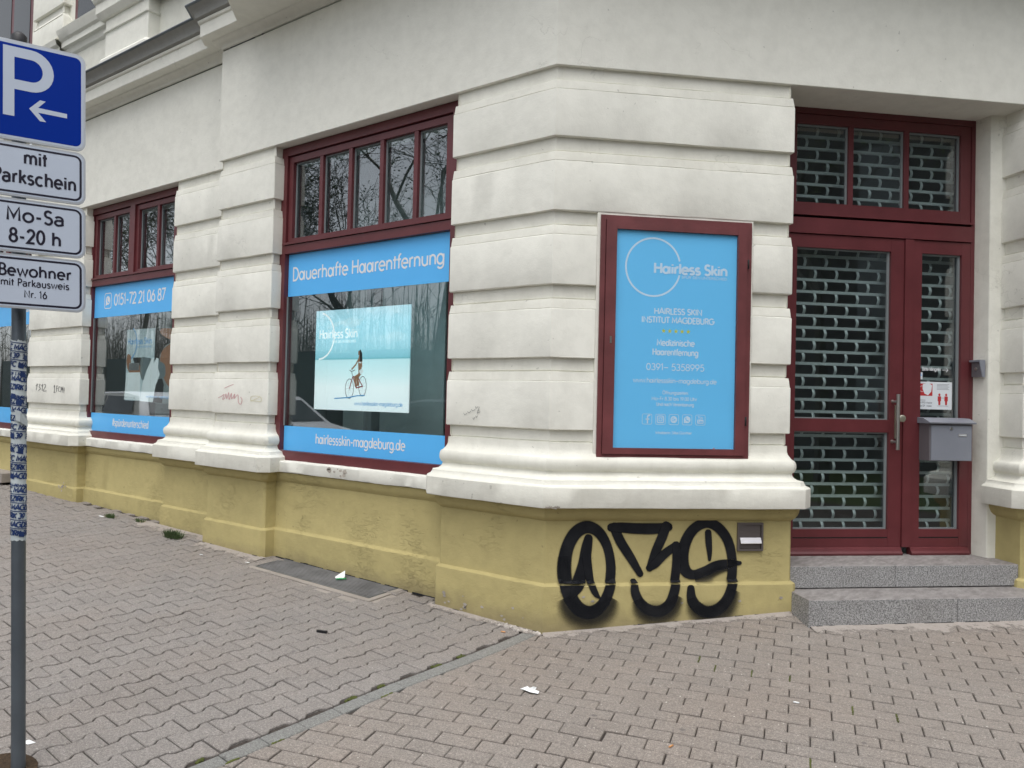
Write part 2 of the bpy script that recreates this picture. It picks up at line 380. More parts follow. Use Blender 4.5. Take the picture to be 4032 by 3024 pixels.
# ------------------------------------------------------------------ drawn alphabet (monoline sans)
def build_font():
    A = arcp; X = .66; G = {}
    st = lambda x, a=0, b=1: [(x, a), (x, b)]
    G['a'] = (.78, [A(.32, .33, .25, .31, 0, 360, 20), st(.64, -.02, X+.04)])
    G['2a'] = (.66, [A(.3, .44, .24, .22, 150, 0, 8)+[(.54, 0)], A(.28, .19, .22, .19, 90, 270, 10)+[(.54, .06)], [(.28, .38), (.54, .38)]])
    G['b'] = (.76, [A(.42, .33, .28, .33, 0, 360, 20), st(.12)])
    G['c'] = (.66, [A(.36, .33, .29, .33, 48, 312, 16)])
    G['d'] = (.78, [A(.32, .33, .25, .31, 0, 360, 20), st(.64)])
    G['e'] = (.70, [[(.07, .34), (.62, .34)]+A(.34, .33, .28, .33, 2, 315, 18)[1:]])
    G['f'] = (.40, [A(.34, .80, .16, .2, 75, 180, 6)+[(.18, 0)], [(.02, .64), (.36, .64)]])
    G['g'] = (.76, [A(.33, .33, .28, .33, 0, 360, 20), [(.61, .66)]+A(.34, -.05, .27, .24, 0, -150, 9)])
    G['h'] = (.70, [st(.12), A(.35, .40, .23, .25, 180, 0, 10)+[(.58, 0)]])
    G['i'] = (.26, [st(.13, 0, X), [(.13, .80), (.13, .92)]])
    G['j'] = (.26, [st(.13, -.25, X), [(.13, .80), (.13, .92)]])
    G['k'] = (.60, [st(.12), [(.52, .66), (.14, .28)], [(.26, .40), (.56, 0)]])
    G['l'] = (.26, [st(.13)])
    G['m'] = (1.06, [st(.12, 0, X), A(.33, .42, .21, .23, 180, 0, 8)+[(.54, 0)], A(.75, .42, .21, .23, 180, 0, 8)+[(.96, 0)]])
    G['n'] = (.70, [st(.12, 0, X), A(.35, .40, .23, .25, 180, 0, 10)+[(.58, 0)]])
    G['o'] = (.72, [A(.36, .33, .30, .33, 0, 360, 22)])
    G['p'] = (.76, [A(.42, .33, .28, .33, 0, 360, 20), st(.12, -.3, X)])
    G['q'] = (.76, [A(.33, .33, .28, .33, 0, 360, 20), st(.61, -.3, X)])
    G['r'] = (.44, [st(.12, 0, X), A(.34, .40, .22, .25, 180, 70, 6)])
    G['s'] = (.54, [A(.27, .49, .18, .16, 35, 255, 10)+A(.26, .17, .20, .17, 75, -145, 10)])
    G['t'] = (.40, [st(.18, 0, .90), [(.02, .64), (.36, .64)]])
    G['u'] = (.70, [[(.12, X)]+A(.35, .25, .23, .25, 180, 360, 10)+[(.58, X)], st(.58, 0, .25)])
    G['\u00fc'] = (.70, G['u'][1]+[[(.24, .80), (.24, .92)], [(.46, .80), (.46, .92)]])
    G['\u00f6'] = (.72, G['o'][1]+[[(.25, .80), (.25, .92)], [(.47, .80), (.47, .92)]])
    G['v'] = (.60, [[(.04, X), (.30, 0), (.56, X)]])
    G['w'] = (.90, [[(.04, X), (.25, 0), (.45, .60), (.65, 0), (.86, X)]])
    G['x'] = (.6, [[(.05, X), (.55, 0)], [(.05, 0), (.55, X)]])
    G['z'] = (.56, [[(.06, .62), (.50, .62), (.06, .04), (.52, .04)]])
    G['A'] = (.80, [[(.02, 0), (.40, 1), (.78, 0)], [(.15, .32), (.65, .32)]])
    G['B'] = (.66, [[(.12, 0), (.12, 1), (.34, 1)]+A(.34, .76, .2, .24, 90, -90, 8)+[(.12, .52)], A(.36, .26, .24, .26, 90, -90, 8)+[(.12, 0)]])
    G['C'] = (.84, [A(.48, .5, .42, .5, 45, 315, 18)])
    G['D'] = (.78, [[(.12, 0), (.12, 1), (.28, 1)]+A(.28, .5, .42, .5, 90, -90, 14)+[(.12, 0)]])
    G['E'] = (.60, [[(.54, 1), (.12, 1), (.12, 0), (.54, 0)], [(.12, .52), (.48, .52)]])
    G['F'] = (.56, [[(.52, 1), (.12, 1), (.12, 0)], [(.12, .52), (.46, .52)]])
    G['G'] = (.90, [A(.48, .5, .42, .5, 45, 360, 20)+[(.55, .5)]])
    G['H'] = (.80, [st(.12), st(.68), [(.12, .52), (.68, .52)]])
    G['I'] = (.26, [st(.13)])
    G['J'] = (.5, [[(.38, 1)]+A(.2, .22, .18, .22, 0, -140, 7)])
    G['K'] = (.68, [st(.12), [(.60, 1), (.14, .46)], [(.26, .60), (.64, 0)]])
    G['L'] = (.52, [[(.12, 1), (.12, 0), (.50, 0)]])
    G['M'] = (.96, [[(.12, 0), (.14, 1), (.48, .25), (.82, 1), (.84, 0)]])
    G['N'] = (.84, [[(.12, 0), (.12, 1), (.72, 0), (.72, 1)]])
    G['O'] = (.96, [A(.48, .5, .42, .5, 0, 360, 24)])
    G['P'] = (.64, [[(.12, 0), (.12, 1), (.34, 1)]+A(.34, .74, .24, .26, 90, -90, 10)+[(.12, .48)]])
    G['R'] = (.68, G['P'][1]+[[(.34, .48), (.62, 0)]])
    G['S'] = (.62, [A(.31, .76, .21, .24, 30, 255, 12)+A(.30, .26, .24, .26, 75, -150, 12)])
    G['T'] = (.62, [st(.31), [(.02, 1), (.60, 1)]])
    G['U'] = (.78, [[(.12, 1)]+A(.39, .28, .27, .28, 180, 360, 12)+[(.66, 1)]])
    G['\u00dc'] = (.78, G['U'][1]+[[(.27, 1.12), (.27, 1.26)], [(.51, 1.12), (.51, 1.26)]])
    G['\u00d6'] = (.96, G['O'][1]+[[(.34, 1.12), (.34, 1.26)], [(.62, 1.12), (.62, 1.26)]])
    G['V'] = (.74, [[(.02, 1), (.37, 0), (.72, 1)]])
    G['W'] = (1.1, [[(.02, 1), (.29, 0), (.55, .9), (.81, 0), (1.08, 1)]])
    G['Y'] = (.7, [[(.02, 1), (.35, .5), (.35, 0)], [(.68, 1), (.35, .5)]])
    G['Z'] = (.66, [[(.08, 1), (.58, 1), (.06, 0), (.60, 0)]])
    G['0'] = (.62, [A(.31, .5, .24, .5, 0, 360, 20)])
    G['1'] = (.38, [[(.06, .80), (.22, 1), (.22, 0)]])
    G['2'] = (.60, [A(.30, .73, .22, .27, 170, -30, 10)+[(.08, 0), (.56, 0)]])
    G['3'] = (.60, [A(.28, .75, .2, .25, 150, -90, 10), A(.28, .26, .24, .26, 90, -150, 10)])
    G['5'] = (.60, [[(.50, 1), (.18, 1), (.12, .56)]+A(.28, .32, .25, .32, 115, -140, 12)])
    G['6'] = (.62, [[(.42, 1), (.10, .45)], A(.32, .31, .24, .31, 0, 360, 18)])
    G['7'] = (.56, [[(.04, 1), (.52, 1), (.18, 0)]])
    G['8'] = (.60, [A(.30, .76, .19, .24, 0, 360, 16), A(.30, .27, .24, .27, 0, 360, 18)])
    G['9'] = (.62, [[(.20, 0), (.52, .55)], A(.30, .69, .24, .31, 0, 360, 18)])
    G['-'] = (.46, [[(.08, .36), (.38, .36)]])
    G['\u2013'] = (.62, [[(.05, .40), (.57, .40)]])
    G['.'] = (.24, [[(.12, 0), (.12, .12)]])
    G[','] = (.24, [[(.14, .1), (.08, -.14)]])
    G[':'] = (.24, [[(.12, 0), (.12, .12)], [(.12, .50), (.12, .62)]])
    G["'"] = (.2, [[(.12, 1), (.08, .78)]])
    G['#'] = (.66, [[(.18, 0), (.28, 1)], [(.42, 0), (.52, 1)], [(.06, .66), (.64, .66)], [(.02, .34), (.60, .34)]])
    G['+'] = (.6, [[(.08, .4), (.52, .4)], [(.3, .18), (.3, .62)]])
    G[' '] = (.32, [])
    return G
FONT = build_font()
def strip(pts, w):
    """ribbon outline for a polyline: list of quads in 2D"""
    P = [Vector(p) for p in pts]; closed = (P[0]-P[-1]).length < 1e-4 and len(P) > 3
    if closed: P = P[:-1]
    n = len(P); L = []; Rr = []
    for i in range(n):
        a = P[i-1] if (i > 0 or closed) else None; b = P[(i+1) % n] if (i < n-1 or closed) else None
        t1 = (P[i]-a).normalized() if a is not None else (b-P[i]).normalized(); t2 = (b-P[i]).normalized() if b is not None else t1
        n1 = Vector((-t1.y, t1.x)); n2 = Vector((-t2.y, t2.x)); k = 1+n1.dot(n2); m = (n1+n2)/max(k, .35)
        L.append(P[i]+m*w/2); Rr.append(P[i]-m*w/2)
    return [(L[i], L[(i+1) % n], Rr[(i+1) % n], Rr[i]) for i in range(n if closed else n-1)]
def text_len(s, alt=False, track=0):
    return sum(FONT[('2'+c) if (alt and c == 'a') else c][0]+track for c in s)-track
def text(mb, fn, s, u, v, cap, width=None, weight=.13, alt=False, track=0, align='l', mi=None, lift0=0):
    """fn(u, v, lift) -> 3D; u,v = left baseline; cap height; width fits the line"""
    L = text_len(s, alt, track); sx = cap if width is None else width/L
    if align == 'c': u -= L*sx/2
    x = 0; k = 0; ar = sx/cap
    for ch in s:
        adv, strokes = FONT[('2'+ch) if (alt and ch == 'a') else ch]
        for stp in strokes:
            lift = lift0+.00015*(k % 4); k += 1
            pl = [((x+px)*ar, py) for px, py in stp]
            for quad in strip(pl, weight):
                mb.poly([fn(u+p.x*cap, v+p.y*cap, lift) for p in quad], mi)
        x += adv+track
def disc(mb, fn, u, v, ru, rv, n=24, mi=None, lift=0): mb.poly([fn(u+ru*math.cos(2*math.pi*i/n), v+rv*math.sin(2*math.pi*i/n), lift) for i in range(n)], mi)
def ring(mb, fn, u, v, ru, rv, w, a0=0, a1=360, n=48, mi=None, lift=0):
    for qd in strip([(u+ru*math.cos(R(a0+(a1-a0)*i/n)), v+rv*math.sin(R(a0+(a1-a0)*i/n))) for i in range(n+1)], w): mb.poly([fn(p.x, p.y, lift) for p in qd], mi)
def rbox(u0, u1, v0, v1, r, n=5):
    o = []
    for cx, cy, a in ((u1-r, v1-r, 0), (u0+r, v1-r, 90), (u0+r, v0+r, 180), (u1-r, v0+r, 270)): o += arcp(cx, cy, r, r, a, a+90, n)
    return o
def rframe(mb, fn, u0, u1, v0, v1, r, w, mi=None, lift=0):
    p = rbox(u0, u1, v0, v1, r); p.append(p[0])
    for qd in strip(p, w): mb.poly([fn(a.x, a.y, lift) for a in qd], mi)
def on(fr, d): return lambda u, v, l=0: fr.p(u, d+l, v)

# ------------------------------------------------------------------ ground height (pavement falls away from the walls)
def gh(x, y):
    sB = q*(x+y); dB = q*(x-y)
    if sB >= 0 and dB > -2: s, d, w = sB, dB, .06+.12*min(1, sB/1.75)
    elif x <= 0: s, d, w = -x, -y, .06+.0208*min(-x, 12)
    else: s, d, w = 0, math.hypot(x, y), .06
    f = .02*min(s, 6); d = max(d, 0)
    return f+(w-f)*math.exp(-d/.7)-.05*max(0, min(d, 5)-1.2)

# ================================================================== THE BUILDING
BLD = empty('corner_building', (0, 0, .06), 'cream rendered old corner building with olive yellow plinth and oxblood red windows', 'building')

XL, XR = -.89, -2.98           # window 1 opening
BACK = .16                     # recess of the wall left of the second pier (y)
core = lambda z0, z1: [(-.028, z0), (-.028, z1)]
PZ0 = .865
# white base moulding profile (offset, z)
def base_prof():
    p = [(-.03, .865), (.125, .867), (.128, .875), (.128, .992), (.122, 1.0), (.098, 1.012), (.088, 1.03), (.086, 1.040)]
    p += [(.018+.062*(1-math.sin(R(a))), 1.042+.042*(1-math.cos(R(a)))) for a in (15, 35, 55, 75, 90)]
    p += [(.018, 1.092)]
    p += [(.016+.026*math.cos(R(a)), 1.136+.044*math.sin(R(a))) for a in (-80, -55, -30, -5, 20, 45, 65, 80)]
    p += [(.010, 1.188), (.002, 1.198), (-.010, 1.215), (-.016, 1.235), (-.017, 1.274), (-.036, 1.275), (-.036, 1.281), (-.030, 1.284), (-.030, 1.352)]
    return p
groove = []
BL = [(1.356, 1.675), (1.826, 2.150), (2.304, 2.635), (2.788, 3.119), (3.275, 3.591)]
def core_prof():
    p = base_prof()
    for i, (b, t) in enumerate(BL):
        nxt = BL[i+1][0] if i < 4 else 3.745
        st = t+.060 if i < 4 else 3.650
        p += [(-.030, b+.1), (-.022, t-.01), (-.004, t+.001), (-.013, st-.004), (-.014, st), (-.036, st+.001), (-.036, st+.007), (-.030, st+.009), (-.030, nxt+(.0 if i < 4 else .01))]
    return p
def block_prof(b, t): return [(-.06, b), (-.008, b), (-.001, b+.004), (0, b+.010), (0, t-.010), (-.002, t-.004), (-.009, t), (-.06, t+.002)]
def plinth(path, zg, lip=True):
    sweep('plinth', path, [(.045, zg), (.046, .340), (.043, .353), (.018, .370), (.016, .378), (.016, .80)], YELLOW, BLD, wob=.0022, step=.1)
    if lip: sweep('plinth_cove', path, [(.016, .772), (.020, .776), (.036, .784), (.052, .803), (.063, .830), (.068, .862), (-.02, .866)], YELLOW, BLD, wob=.0016)
def pier(path, zg, pl=True):
    sweep('pier_core', path, core_prof(), WHITE, BLD, wob=.0022, step=.1)
    if pl: plinth(path, zg)

def stone_block(path, b, t, label=None):
    o = sweep('stone_block', path, block_prof(b, t), WHITE2, BLD, closed=True, wob=.0020, step=.085)
    return o
# corner pier (turns 45 degrees at the corner)
c_path = [(XL, .22), (XL, 0), (0, 0), bxy(1.667, 0), bxy(1.667, -.46)]
pier(c_path, -.12)
for i, (b, t) in enumerate(BL):
    if i in (0, 1, 2):
        stone_block([(XL, .115), (XL, 0), (0, 0), bxy(.300, 0), bxy(.300, -.05)], b, t)
        stone_block([bxy(1.375, -.05), bxy(1.375, 0), bxy(1.667, 0), bxy(1.667, -.45)], b, t)
    else: stone_block([(XL, .115), (XL, 0), (0, 0), bxy(1.667, 0), bxy(1.667, -.45)], b, t)
m = MB()
for a, b2 in ((.298, .318), (1.362, 1.378)): m.box(FB, a, b2, -.06, -.003, 1.19, 2.786)
m.box(FB, .30, 1.376, -.06, -.006, 2.775, 2.80)
m.build('niche_edge', WHITE2, BLD, bevel=.003)
# second pier, front layer
p2 = [(-3.84, .30), (-3.84, 0), (XR, 0), (XR, .22)]
pier(p2, -.1)
for b, t in BL: stone_block([(-3.84, .20), (-3.84, 0), (XR, 0), (XR, .115)], b, t)
# second pier, set-back layer, third pier, fourth
p2b = [(-4.90, .36), (-4.90, BACK), (-3.80, BACK)]
pier(p2b, -.1)
for b, t in BL: stone_block([(-4.90, .27), (-4.90, BACK), (-3.83, BACK)], b, t)
p3 = [(-8.40, .36), (-8.40, BACK), (-6.91, BACK), (-6.91, .36)]
pier(p3, -.1)
for b, t in BL: stone_block([(-8.40, .27), (-8.40, BACK), (-6.91, BACK), (-6.91, .27)], b, t)
p4 = [(-11.9, .36), (-11.9, BACK), (-10.40, BACK), (-10.40, .36)]
pier(p4, -.1)
for b, t in BL: stone_block([(-11.9, .27), (-11.9, BACK), (-10.40, BACK), (-10.40, .27)], b, t)
# wall beyond
sweep('side_wall', [(-22, BACK), (-11.9, BACK)], [(-.03, .865), (.10, .868), (.10, 1.0), (-.03, 1.04), (-.03, 3.745)], WHITE, BLD, step=1)
plinth([(-22, BACK), (-11.9, BACK)], -.1)
# right hand pier beside the door, then the third face of the building
r_path = [bxy(3.43, -.46), bxy(3.43, 0), bxy(5.10, 0), (bxy(5.10, 0)[0], bxy(5.10, 0)[1]+.9)]
r_path[0] = bxy(3.43, -.24)
pier(r_path, -.1)
for b, t in BL: stone_block([bxy(3.43, -.235), bxy(3.43, 0), bxy(5.10, 0), (bxy(5.10, 0)[0], bxy(5.10, 0)[1]+.9)], b, t)
e = bxy(5.10, 0)
sweep('side_wall', [(e[0]-.02, e[1]+.9), (e[0]-.02, e[1]+22)], [(.02, -.1), (.02, .865), (.10, .868), (.10, 1.0), (-.03, 1.04), (-.03, 3.745)], WHITE, BLD, step=1)
# door jamb
sweep('door_jamb', [bxy(3.331, -.50), bxy(3.331, -.372), bxy(3.350, -.240), bxy(3.480, -.215)], [(0, .40), (0, 3.78)], WHITE, BLD, rc=.004)
sweep('door_jamb', [bxy(1.64, -.40), bxy(1.80, -.46)], [(0, .40), (0, 3.78)], WHITE, BLD, rc=0)
rnd = random.Random(21)
def chips(name, fr, lst, mat, d):
    m = MB()
    for u, z, r_ in lst:
        n = 9; a0 = rnd.random()*6; m.poly([fr.p(u+r_*rnd.uniform(.5, 1.2)*1.5*math.cos(a0+2*math.pi*i/n), d, z+r_*rnd.uniform(.5, 1.2)*math.sin(a0+2*math.pi*i/n)) for i in range(n)])
    o = m.build(name, mat, BLD, fixn=False); o['kind'] = 'stuff'
OLDR = M_plain('bare_old_render', (.42, .38, .33), .95, var=.25, bscale=50, bdist=.003)
chips('paint_chips', FB, [(rnd.uniform(.05, 1.6), .19+.06*rnd.random()**3+.05, rnd.uniform(.004, .012)) for i in range(12)], OLDR, .0485)
chips('paint_chips', FA, [(rnd.uniform(-.85, -.05), rnd.uniform(.09, .2), rnd.uniform(.004, .014)) for i in range(14)], OLDR, .0485)
chips('paint_chips', FA, [(-7.15+rnd.gauss(0, .07), .33+rnd.gauss(0, .04), rnd.uniform(.006, .02)) for i in range(9)], OLDR, -BACK+.0485)
chips('paint_chips', FA, [(rnd.uniform(-2.3, -1.9), rnd.uniform(.885, .95), rnd.uniform(.006, .022)) for i in range(8)], OLDR, -.047)
chips('paint_chips', FB, [(-.03+.012*i, .872+rnd.uniform(-.002, .004), rnd.uniform(.004, .010)) for i in range(8)], OLDR, .1305)
# recessed aprons and sills below the shop windows
for xa, xb, yy, gr in ((-3.0, -.87, .105, None), (-6.93, -4.88, .255, None), (-10.42, -8.38, .255, None)):
    sweep('apron_wall', [(xa, yy), (xb, yy)], [(.030, -.1), (.031, .340), (.028, .353), (.004, .370), (0, .378), (0, .775), (.012, .79), (.030, .82), (.036, .862), (-.05, .866)], YELLOW, BLD, wob=.0022, step=.1)
    sweep('window_sill', [(xa, yy), (xb, yy)], [(-.05, .866), (.052, .868), (.056, .876), (.056, .955), (.050, .963), (-.05, .972)], WHITE2, BLD, wob=.0035, step=.06)
# frieze, with the soffit over windows and door
ZF = 3.742
fr_path = [(-3.85, BACK+.1), (-3.85, 0), (0, 0), bxy(5.10, 0), (e[0], e[1]+22)]
sweep('frieze', fr_path, [(-.62, ZF+.012), (-.10, ZF+.002), (-.045, ZF+.0005), (-.004, ZF), (0, ZF+.004)]+[(0, ZF+.07*k) for k in range(1, 16)], WHITE2, BLD, wob=.0012, step=.12)
sweep('frieze', [(-22, BACK), (-3.845, BACK)], [(-.62, ZF+.012), (-.10, ZF+.002), (-.045, ZF+.0005), (-.004, ZF), (0, ZF+.004)]+[(0, ZF+.07*k) for k in range(1, 16)], WHITE2, BLD, wob=.0012, step=.2)
# cornice: cove, soffit and fascia in cream, gutter in grey
cov = [(0, 4.805)]+[(.012+.07*(1-math.cos(R(a))), 4.812+.05*math.sin(R(a))) for a in (0, 25, 50, 70, 90)]+[(.095, 4.874), (.185, 4.874), (.190, 4.880), (.190, 4.995), (.205, 5.002), (.212, 5.012), (.212, 5.025), (.200, 5.03)]
gut = [(.20, 5.028)]+[(.238+.070*(1-math.cos(R(a))), 5.040+.085*math.sin(R(a))) for a in (0, 20, 40, 60, 80)]+[(.30, 5.128)]
lip = [(.285, 5.128), (.318, 5.128), (.322, 5.134), (.320, 5.142), (-.30, 5.20), (-.30, 5.1)]
for path, st in (([(-3.85, BACK-.02), (-3.85, 0), (-2.9, 0)], .12), ([(-22, BACK), (-3.85, BACK)], .3)):
    sweep('cornice', path, cov, WHITE2, BLD, wob=.0022, step=st)
    sweep('gutter_moulding', path, gut, GREYP, BLD, wob=.002, step=st)
    sweep('gutter_edge', path, lip, ZINC, BLD, wob=.001, step=st)
sweep('cornice', [(-2.9, 0), (0, 0), bxy(5.10, 0), (e[0], e[1]+22)], cov[:7]+[(.20, 4.872)], WHITE2, BLD, wob=.002)
sweep('balcony_slab', [(-2.88, .5), (-2.88, 0), (0, 0), bxy(4.7, 0), bxy(4.7, -.5)], [(-.3, 4.873), (.455, 4.872), (.46, 4.877), (.46, 5.02), (.49, 5.05), (.49, 5.12), (-.3, 5.14)], WHITE2, BLD, wob=.002)
# upper storey
sweep('upper_wall', [(-22, .20), (-3.9, .20)], [(0, 5.15), (0, 9.5)], WHITE, BLD, step=.5)
sweep('upper_wall', [(-3.9, .6), (-3.9, .05), (0, .05), bxy(5.05, -.05), (e[0], e[1]+22)], [(0, 5.1), (0, 9.5)], WHITE, BLD, step=.5)
m = MB()
for a in (-22, 0): pass
m.poly([(-22, .2, 9.5), (-22, 12, 9.5), (e[0], 12, 9.5), (e[0], e[1], 9.5), (0, .05, 9.5), (-3.9, .05, 9.5), (-3.9, .2, 9.5)])
m.build('flat_roof', GREYP, BLD)
def rsweep(name, x0, x1, y, prof, mat=WHITE2): return sweep(name, [(x0, .22), (x0, y), (x1, y), (x1, .22)], prof, mat, BLD, wob=.002)
for x0 in (-6.36, -9.9):
    x1 = x0+.96
    rsweep('window_pedestal', x0, x1, .07, [(.05, 5.14), (.05, 5.33), (.03, 5.36), (.0, 5.38), (0, 5.66), (.02, 5.665), (.022, 5.685), (0, 5.69), (0, 5.86)])
rsweep('window_ledge', -6.43, -3.95, .04, [(-.1, 5.82), (0, 5.82), (.02, 5.84), (.05, 5.88), (.05, 5.99), (.07, 6.0), (.09, 6.03), (.08, 6.09), (0, 6.13), (-.1, 6.13)])
sweep('window_ledge', [(-7.6, .20), (-6.38, .20)], [(0, 5.74), (.03, 5.76), (.05, 5.82), (.09, 5.83), (.09, 5.90), (.12, 5.92), (.15, 5.99), (.16, 6.02), (0, 6.04)], WHITE2, BLD, wob=.002)
sweep('window_ledge', [(-22, .20), (-7.6, .20)], [(0, 5.62), (.03, 5.64), (.05, 5.70), (.11, 5.72), (.11, 5.84), (.15, 5.86), (.17, 5.92), (0, 5.96)], WHITE2, BLD, wob=.002, step=.3)
for k, (za, zb) in enumerate(((5.99, 6.25), (6.40, 6.85), (7.0, 7.45))):
    for xa, xb in ((-8.46, -7.56), (-5.9, -5.0), (-11.6, -10.2)):
        o = sweep('stone_block', [(xa, .21), (xa, .10), (xb, .10), (xb, .21)], block_prof(za, zb), WHITE2, BLD, closed=True, wob=.002)
        if k < 2: sweep('block_moulding', [(xa+.03, .21), (xa+.03, .10), (xb-.03, .10), (xb-.03, .21)], [(-.03, zb), (.0, zb+.01), (-.015, zb+.04), (-.04, zb+.06), (-.04, zb+.15)], WHITE2, BLD, wob=.002)
def upper_window(x0, x1):
    m = MB()
    m.box(FA, x0, x1, -.35, -.10, 6.06, 8.2)
    w = m.build('upper_window', DARK, BLD)
    m = MB(); m.box(FA, x0, x0+.09, -.14, -.085, 6.06, 8.2); m.box(FA, x1-.09, x1, -.14, -.085, 6.06, 8.2); m.box(FA, x0+.09, x1-.09, -.14, -.087, 6.06, 6.15)
    f = m.build('window_frame', RED, None, bevel=.004); adopt(f, w)
    m = MB(); m.box(FA, x0+.09, x1-.09, -.099, -.092, 6.15, 8.2); f = m.build('pane', SEAL, None); adopt(f, w)
# openings are shown by deep set frames in front of dark glass
for a, b in ((-10.05, -8.72), (-7.45, -6.0)):
    m = MB(); m.box(FA, a, b, -.23, -.196, 6.05, 8.2); w = m.build('upper_window', RED, BLD, bevel=.004)
    m = MB(); m.box(FA, a+.08, (a+b)/2-.05, -.196, -.190, 6.14, 8.1); m.box(FA, (a+b)/2+.05, b-.08, -.196, -.190, 6.14, 8.1)
    adopt(m.build('pane', CARG, None), w)

# ------------------------------------------------------------------ shop windows
def shop_window(x0, x1, D, vposts, munt, sashes, label):
    """D = depth of the frame face (offset, negative). glass edges from x0+.09 to x1-.1"""
    gl, gr = x0+.092, x1-.10
    m = MB()
    m.box(FA, x0, gl, D-.09, D, .968, 3.74); m.box(FA, gr, x1, D-.09, D, .968, 3.74)
    m.box(FA, gl, gr, D-.09, D-.001, 3.665, 3.74); m.box(FA, gl, gr, D-.09, D-.001, 2.790, 2.862)
    m.box(FA, gl, gr, D-.09, D-.001, .968, 1.048)
    w = m.build('shop_window', RED, BLD, bevel=.003); w['label'] = label
    def sub(mb, name, mat, bevel=0):
        o = mb.build(name, mat, None, bevel=bevel); o.parent = w; return o
    for a, b in vposts:
        m = MB(); m.box(FA, a, b, D-.08, D+.001, 2.862, 3.665); sub(m, 'mullion', RED, .003)
    for a, b in sashes:
        m = MB(); m.box(FA, a, a+.055, D-.07, D-.020, 2.890, 3.655); m.box(FA, b-.055, b, D-.07, D-.020, 2.890, 3.655)
        m.box(FA, a+.055, b-.055, D-.07, D-.0205, 3.603, 3.655); m.box(FA, a+.055, b-.055, D-.07, D-.0205, 2.890, 2.925)
        sub(m, 'sash', RED, .003)
    for c in munt:
        m = MB(); m.box(FA, c-.021, c+.021, D-.06, D-.024, 2.925, 3.603); sub(m, 'glazing_bar', RED, .003)
    m = MB(); m.box(FA, gl-.03, gr+.03, D-.02, D+.012, 2.868, 2.888); sub(m, 'drip_rail', RED, .004)
    edges = []
    for a, b in sashes:
        cs = [c for c in munt if a < c < b]; e_ = [a+.055]+[v for c in cs for v in (c-.021, c+.021)]+[b-.055]
        edges += [(e_[i], e_[i+1]) for i in range(0, len(e_), 2)]
    for a, b in edges:
        m = MB()
        for u0, u1, z0, z1 in ((a, a+.013, 2.925, 3.603), (b-.013, b, 2.925, 3.603), (a+.013, b-.013, 3.590, 3.603)):
            m.box(FA, u0, u1, D-.062, D-.052, z0, z1)
        sub(m, 'glazing_bead', SEAL)
        m = MB(); m.box(FA, a-.004, b+.004, D-.068, D-.064, 2.92, 3.608); sub(m, 'pane', GLASS)
    m = MB(); m.box(FA, gl-.003, gr+.003, D-.052, D-.046, 1.045, 2.793); sub(m, 'pane', GLASS)
    m = MB(); m.box(FA, gl, gl+.012, D-.044, D-.034, 1.268, 2.41); m.box(FA, gr-.012, gr, D-.044, D-.034, 1.268, 2.41); sub(m, 'glazing_bead', SEAL)
    for z0, z1 in ((2.413, 2.787), (1.050, 1.265)):
        m = MB(); m.box(FA, gl+.002, gr-.002, D-.0455, D-.0435, z0, z1); sub(m, 'vinyl_band', BLUE)
    return w, on(FA, D-.0425), sub
def logo(mb, fn, cu_, cv, r, mi_ring, ts, tv, tw, cap, w, sub=None, mi=0, weight=.16):
    ring(mb, fn, cu_, cv, r, r, w, 12, 340, mi=mi_ring)
    text(mb, fn, 'Hairless Skin', ts, tv, cap, tw, weight, mi=mi, lift0=.0004)

w1, f1, s1 = shop_window(-3.028, -.885, -.104, [], [-2.499, -2.130, -1.756, -1.378], [(-2.930, -1.0)], 'large shop window with five upper panes and blue bands')
m = MB(); text(m, f1, 'Dauerhafte Haarentfernung', -2.876, 2.553, .112, 1.813, .140); s1(m, 'lettering', LETW)
m = MB(); text(m, f1, 'hairlessskin-magdeburg.de', -2.500, 1.130, .082, 1.072, .135); s1(m, 'lettering', LETW)
w2, f2, s2 = shop_window(-7.005, -4.955, -.264, [(-6.028, -5.922)], [-6.438, -5.455], [(-6.908, -6.03), (-5.92, -5.06)], 'shop window with two tilt sashes and a blue phone number band')
m = MB(); m.box(FA, -6.905, -6.03, -.33, -.30, 2.855, 2.892); m.box(FA, -5.92, -5.055, -.33, -.30, 2.855, 2.892); s2(m, 'dark_gap_strip', DARK)  # black strip painted in for the shade in the gap under the sashes
m = MB(); text(m, f2, '0151-72 21 06 87', -6.433, 2.545, .125, 1.144, .15)
s2(m, 'lettering', LETW); m = MB()
rframe(m, f2, -6.662, -6.50, 2.515, 2.695, .03, .010); disc(m, f2, -6.581, 2.610, .052, .052, lift=.0003)
m.poly([f2(-6.628, 2.58, .0002), f2(-6.60, 2.56, .0002), f2(-6.635, 2.545, .0002)])
for qd in strip(arcp(-6.565, 2.625, .036, .040, 160, 290, 6), .014): m.poly([f2(p.x, p.y, .0006) for p in qd], 1)
s2(m, 'phone_icon', [LETW, BLUE])
m = MB(); text(m, f2, '#sp\u00fcrdenunterschied', -6.376, 1.125, .085, .82, .14); s2(m, 'lettering', LETW)
w3, f3, s3 = shop_window(-10.50, -8.41, -.264, [(-9.53, -9.42)], [-9.93, -8.95], [(-10.40, -9.53), (-9.42, -8.515)], 'shop window half hidden behind the sign pole')
m = MB(); ring(m, f3, -9.10, 2.62, .20, .20, .012, -60, 100); s3(m, 'logo_ring', LETW); m = MB(); text(m, f3, 'Hairless Skin', -8.93, 2.585, .08, .40, .14); s3(m, 'lettering', LETW)
m = MB(); text(m, f3, '#glattis', -9.12, 1.125, .085, .36, .12); s3(m, 'lettering', LETW)
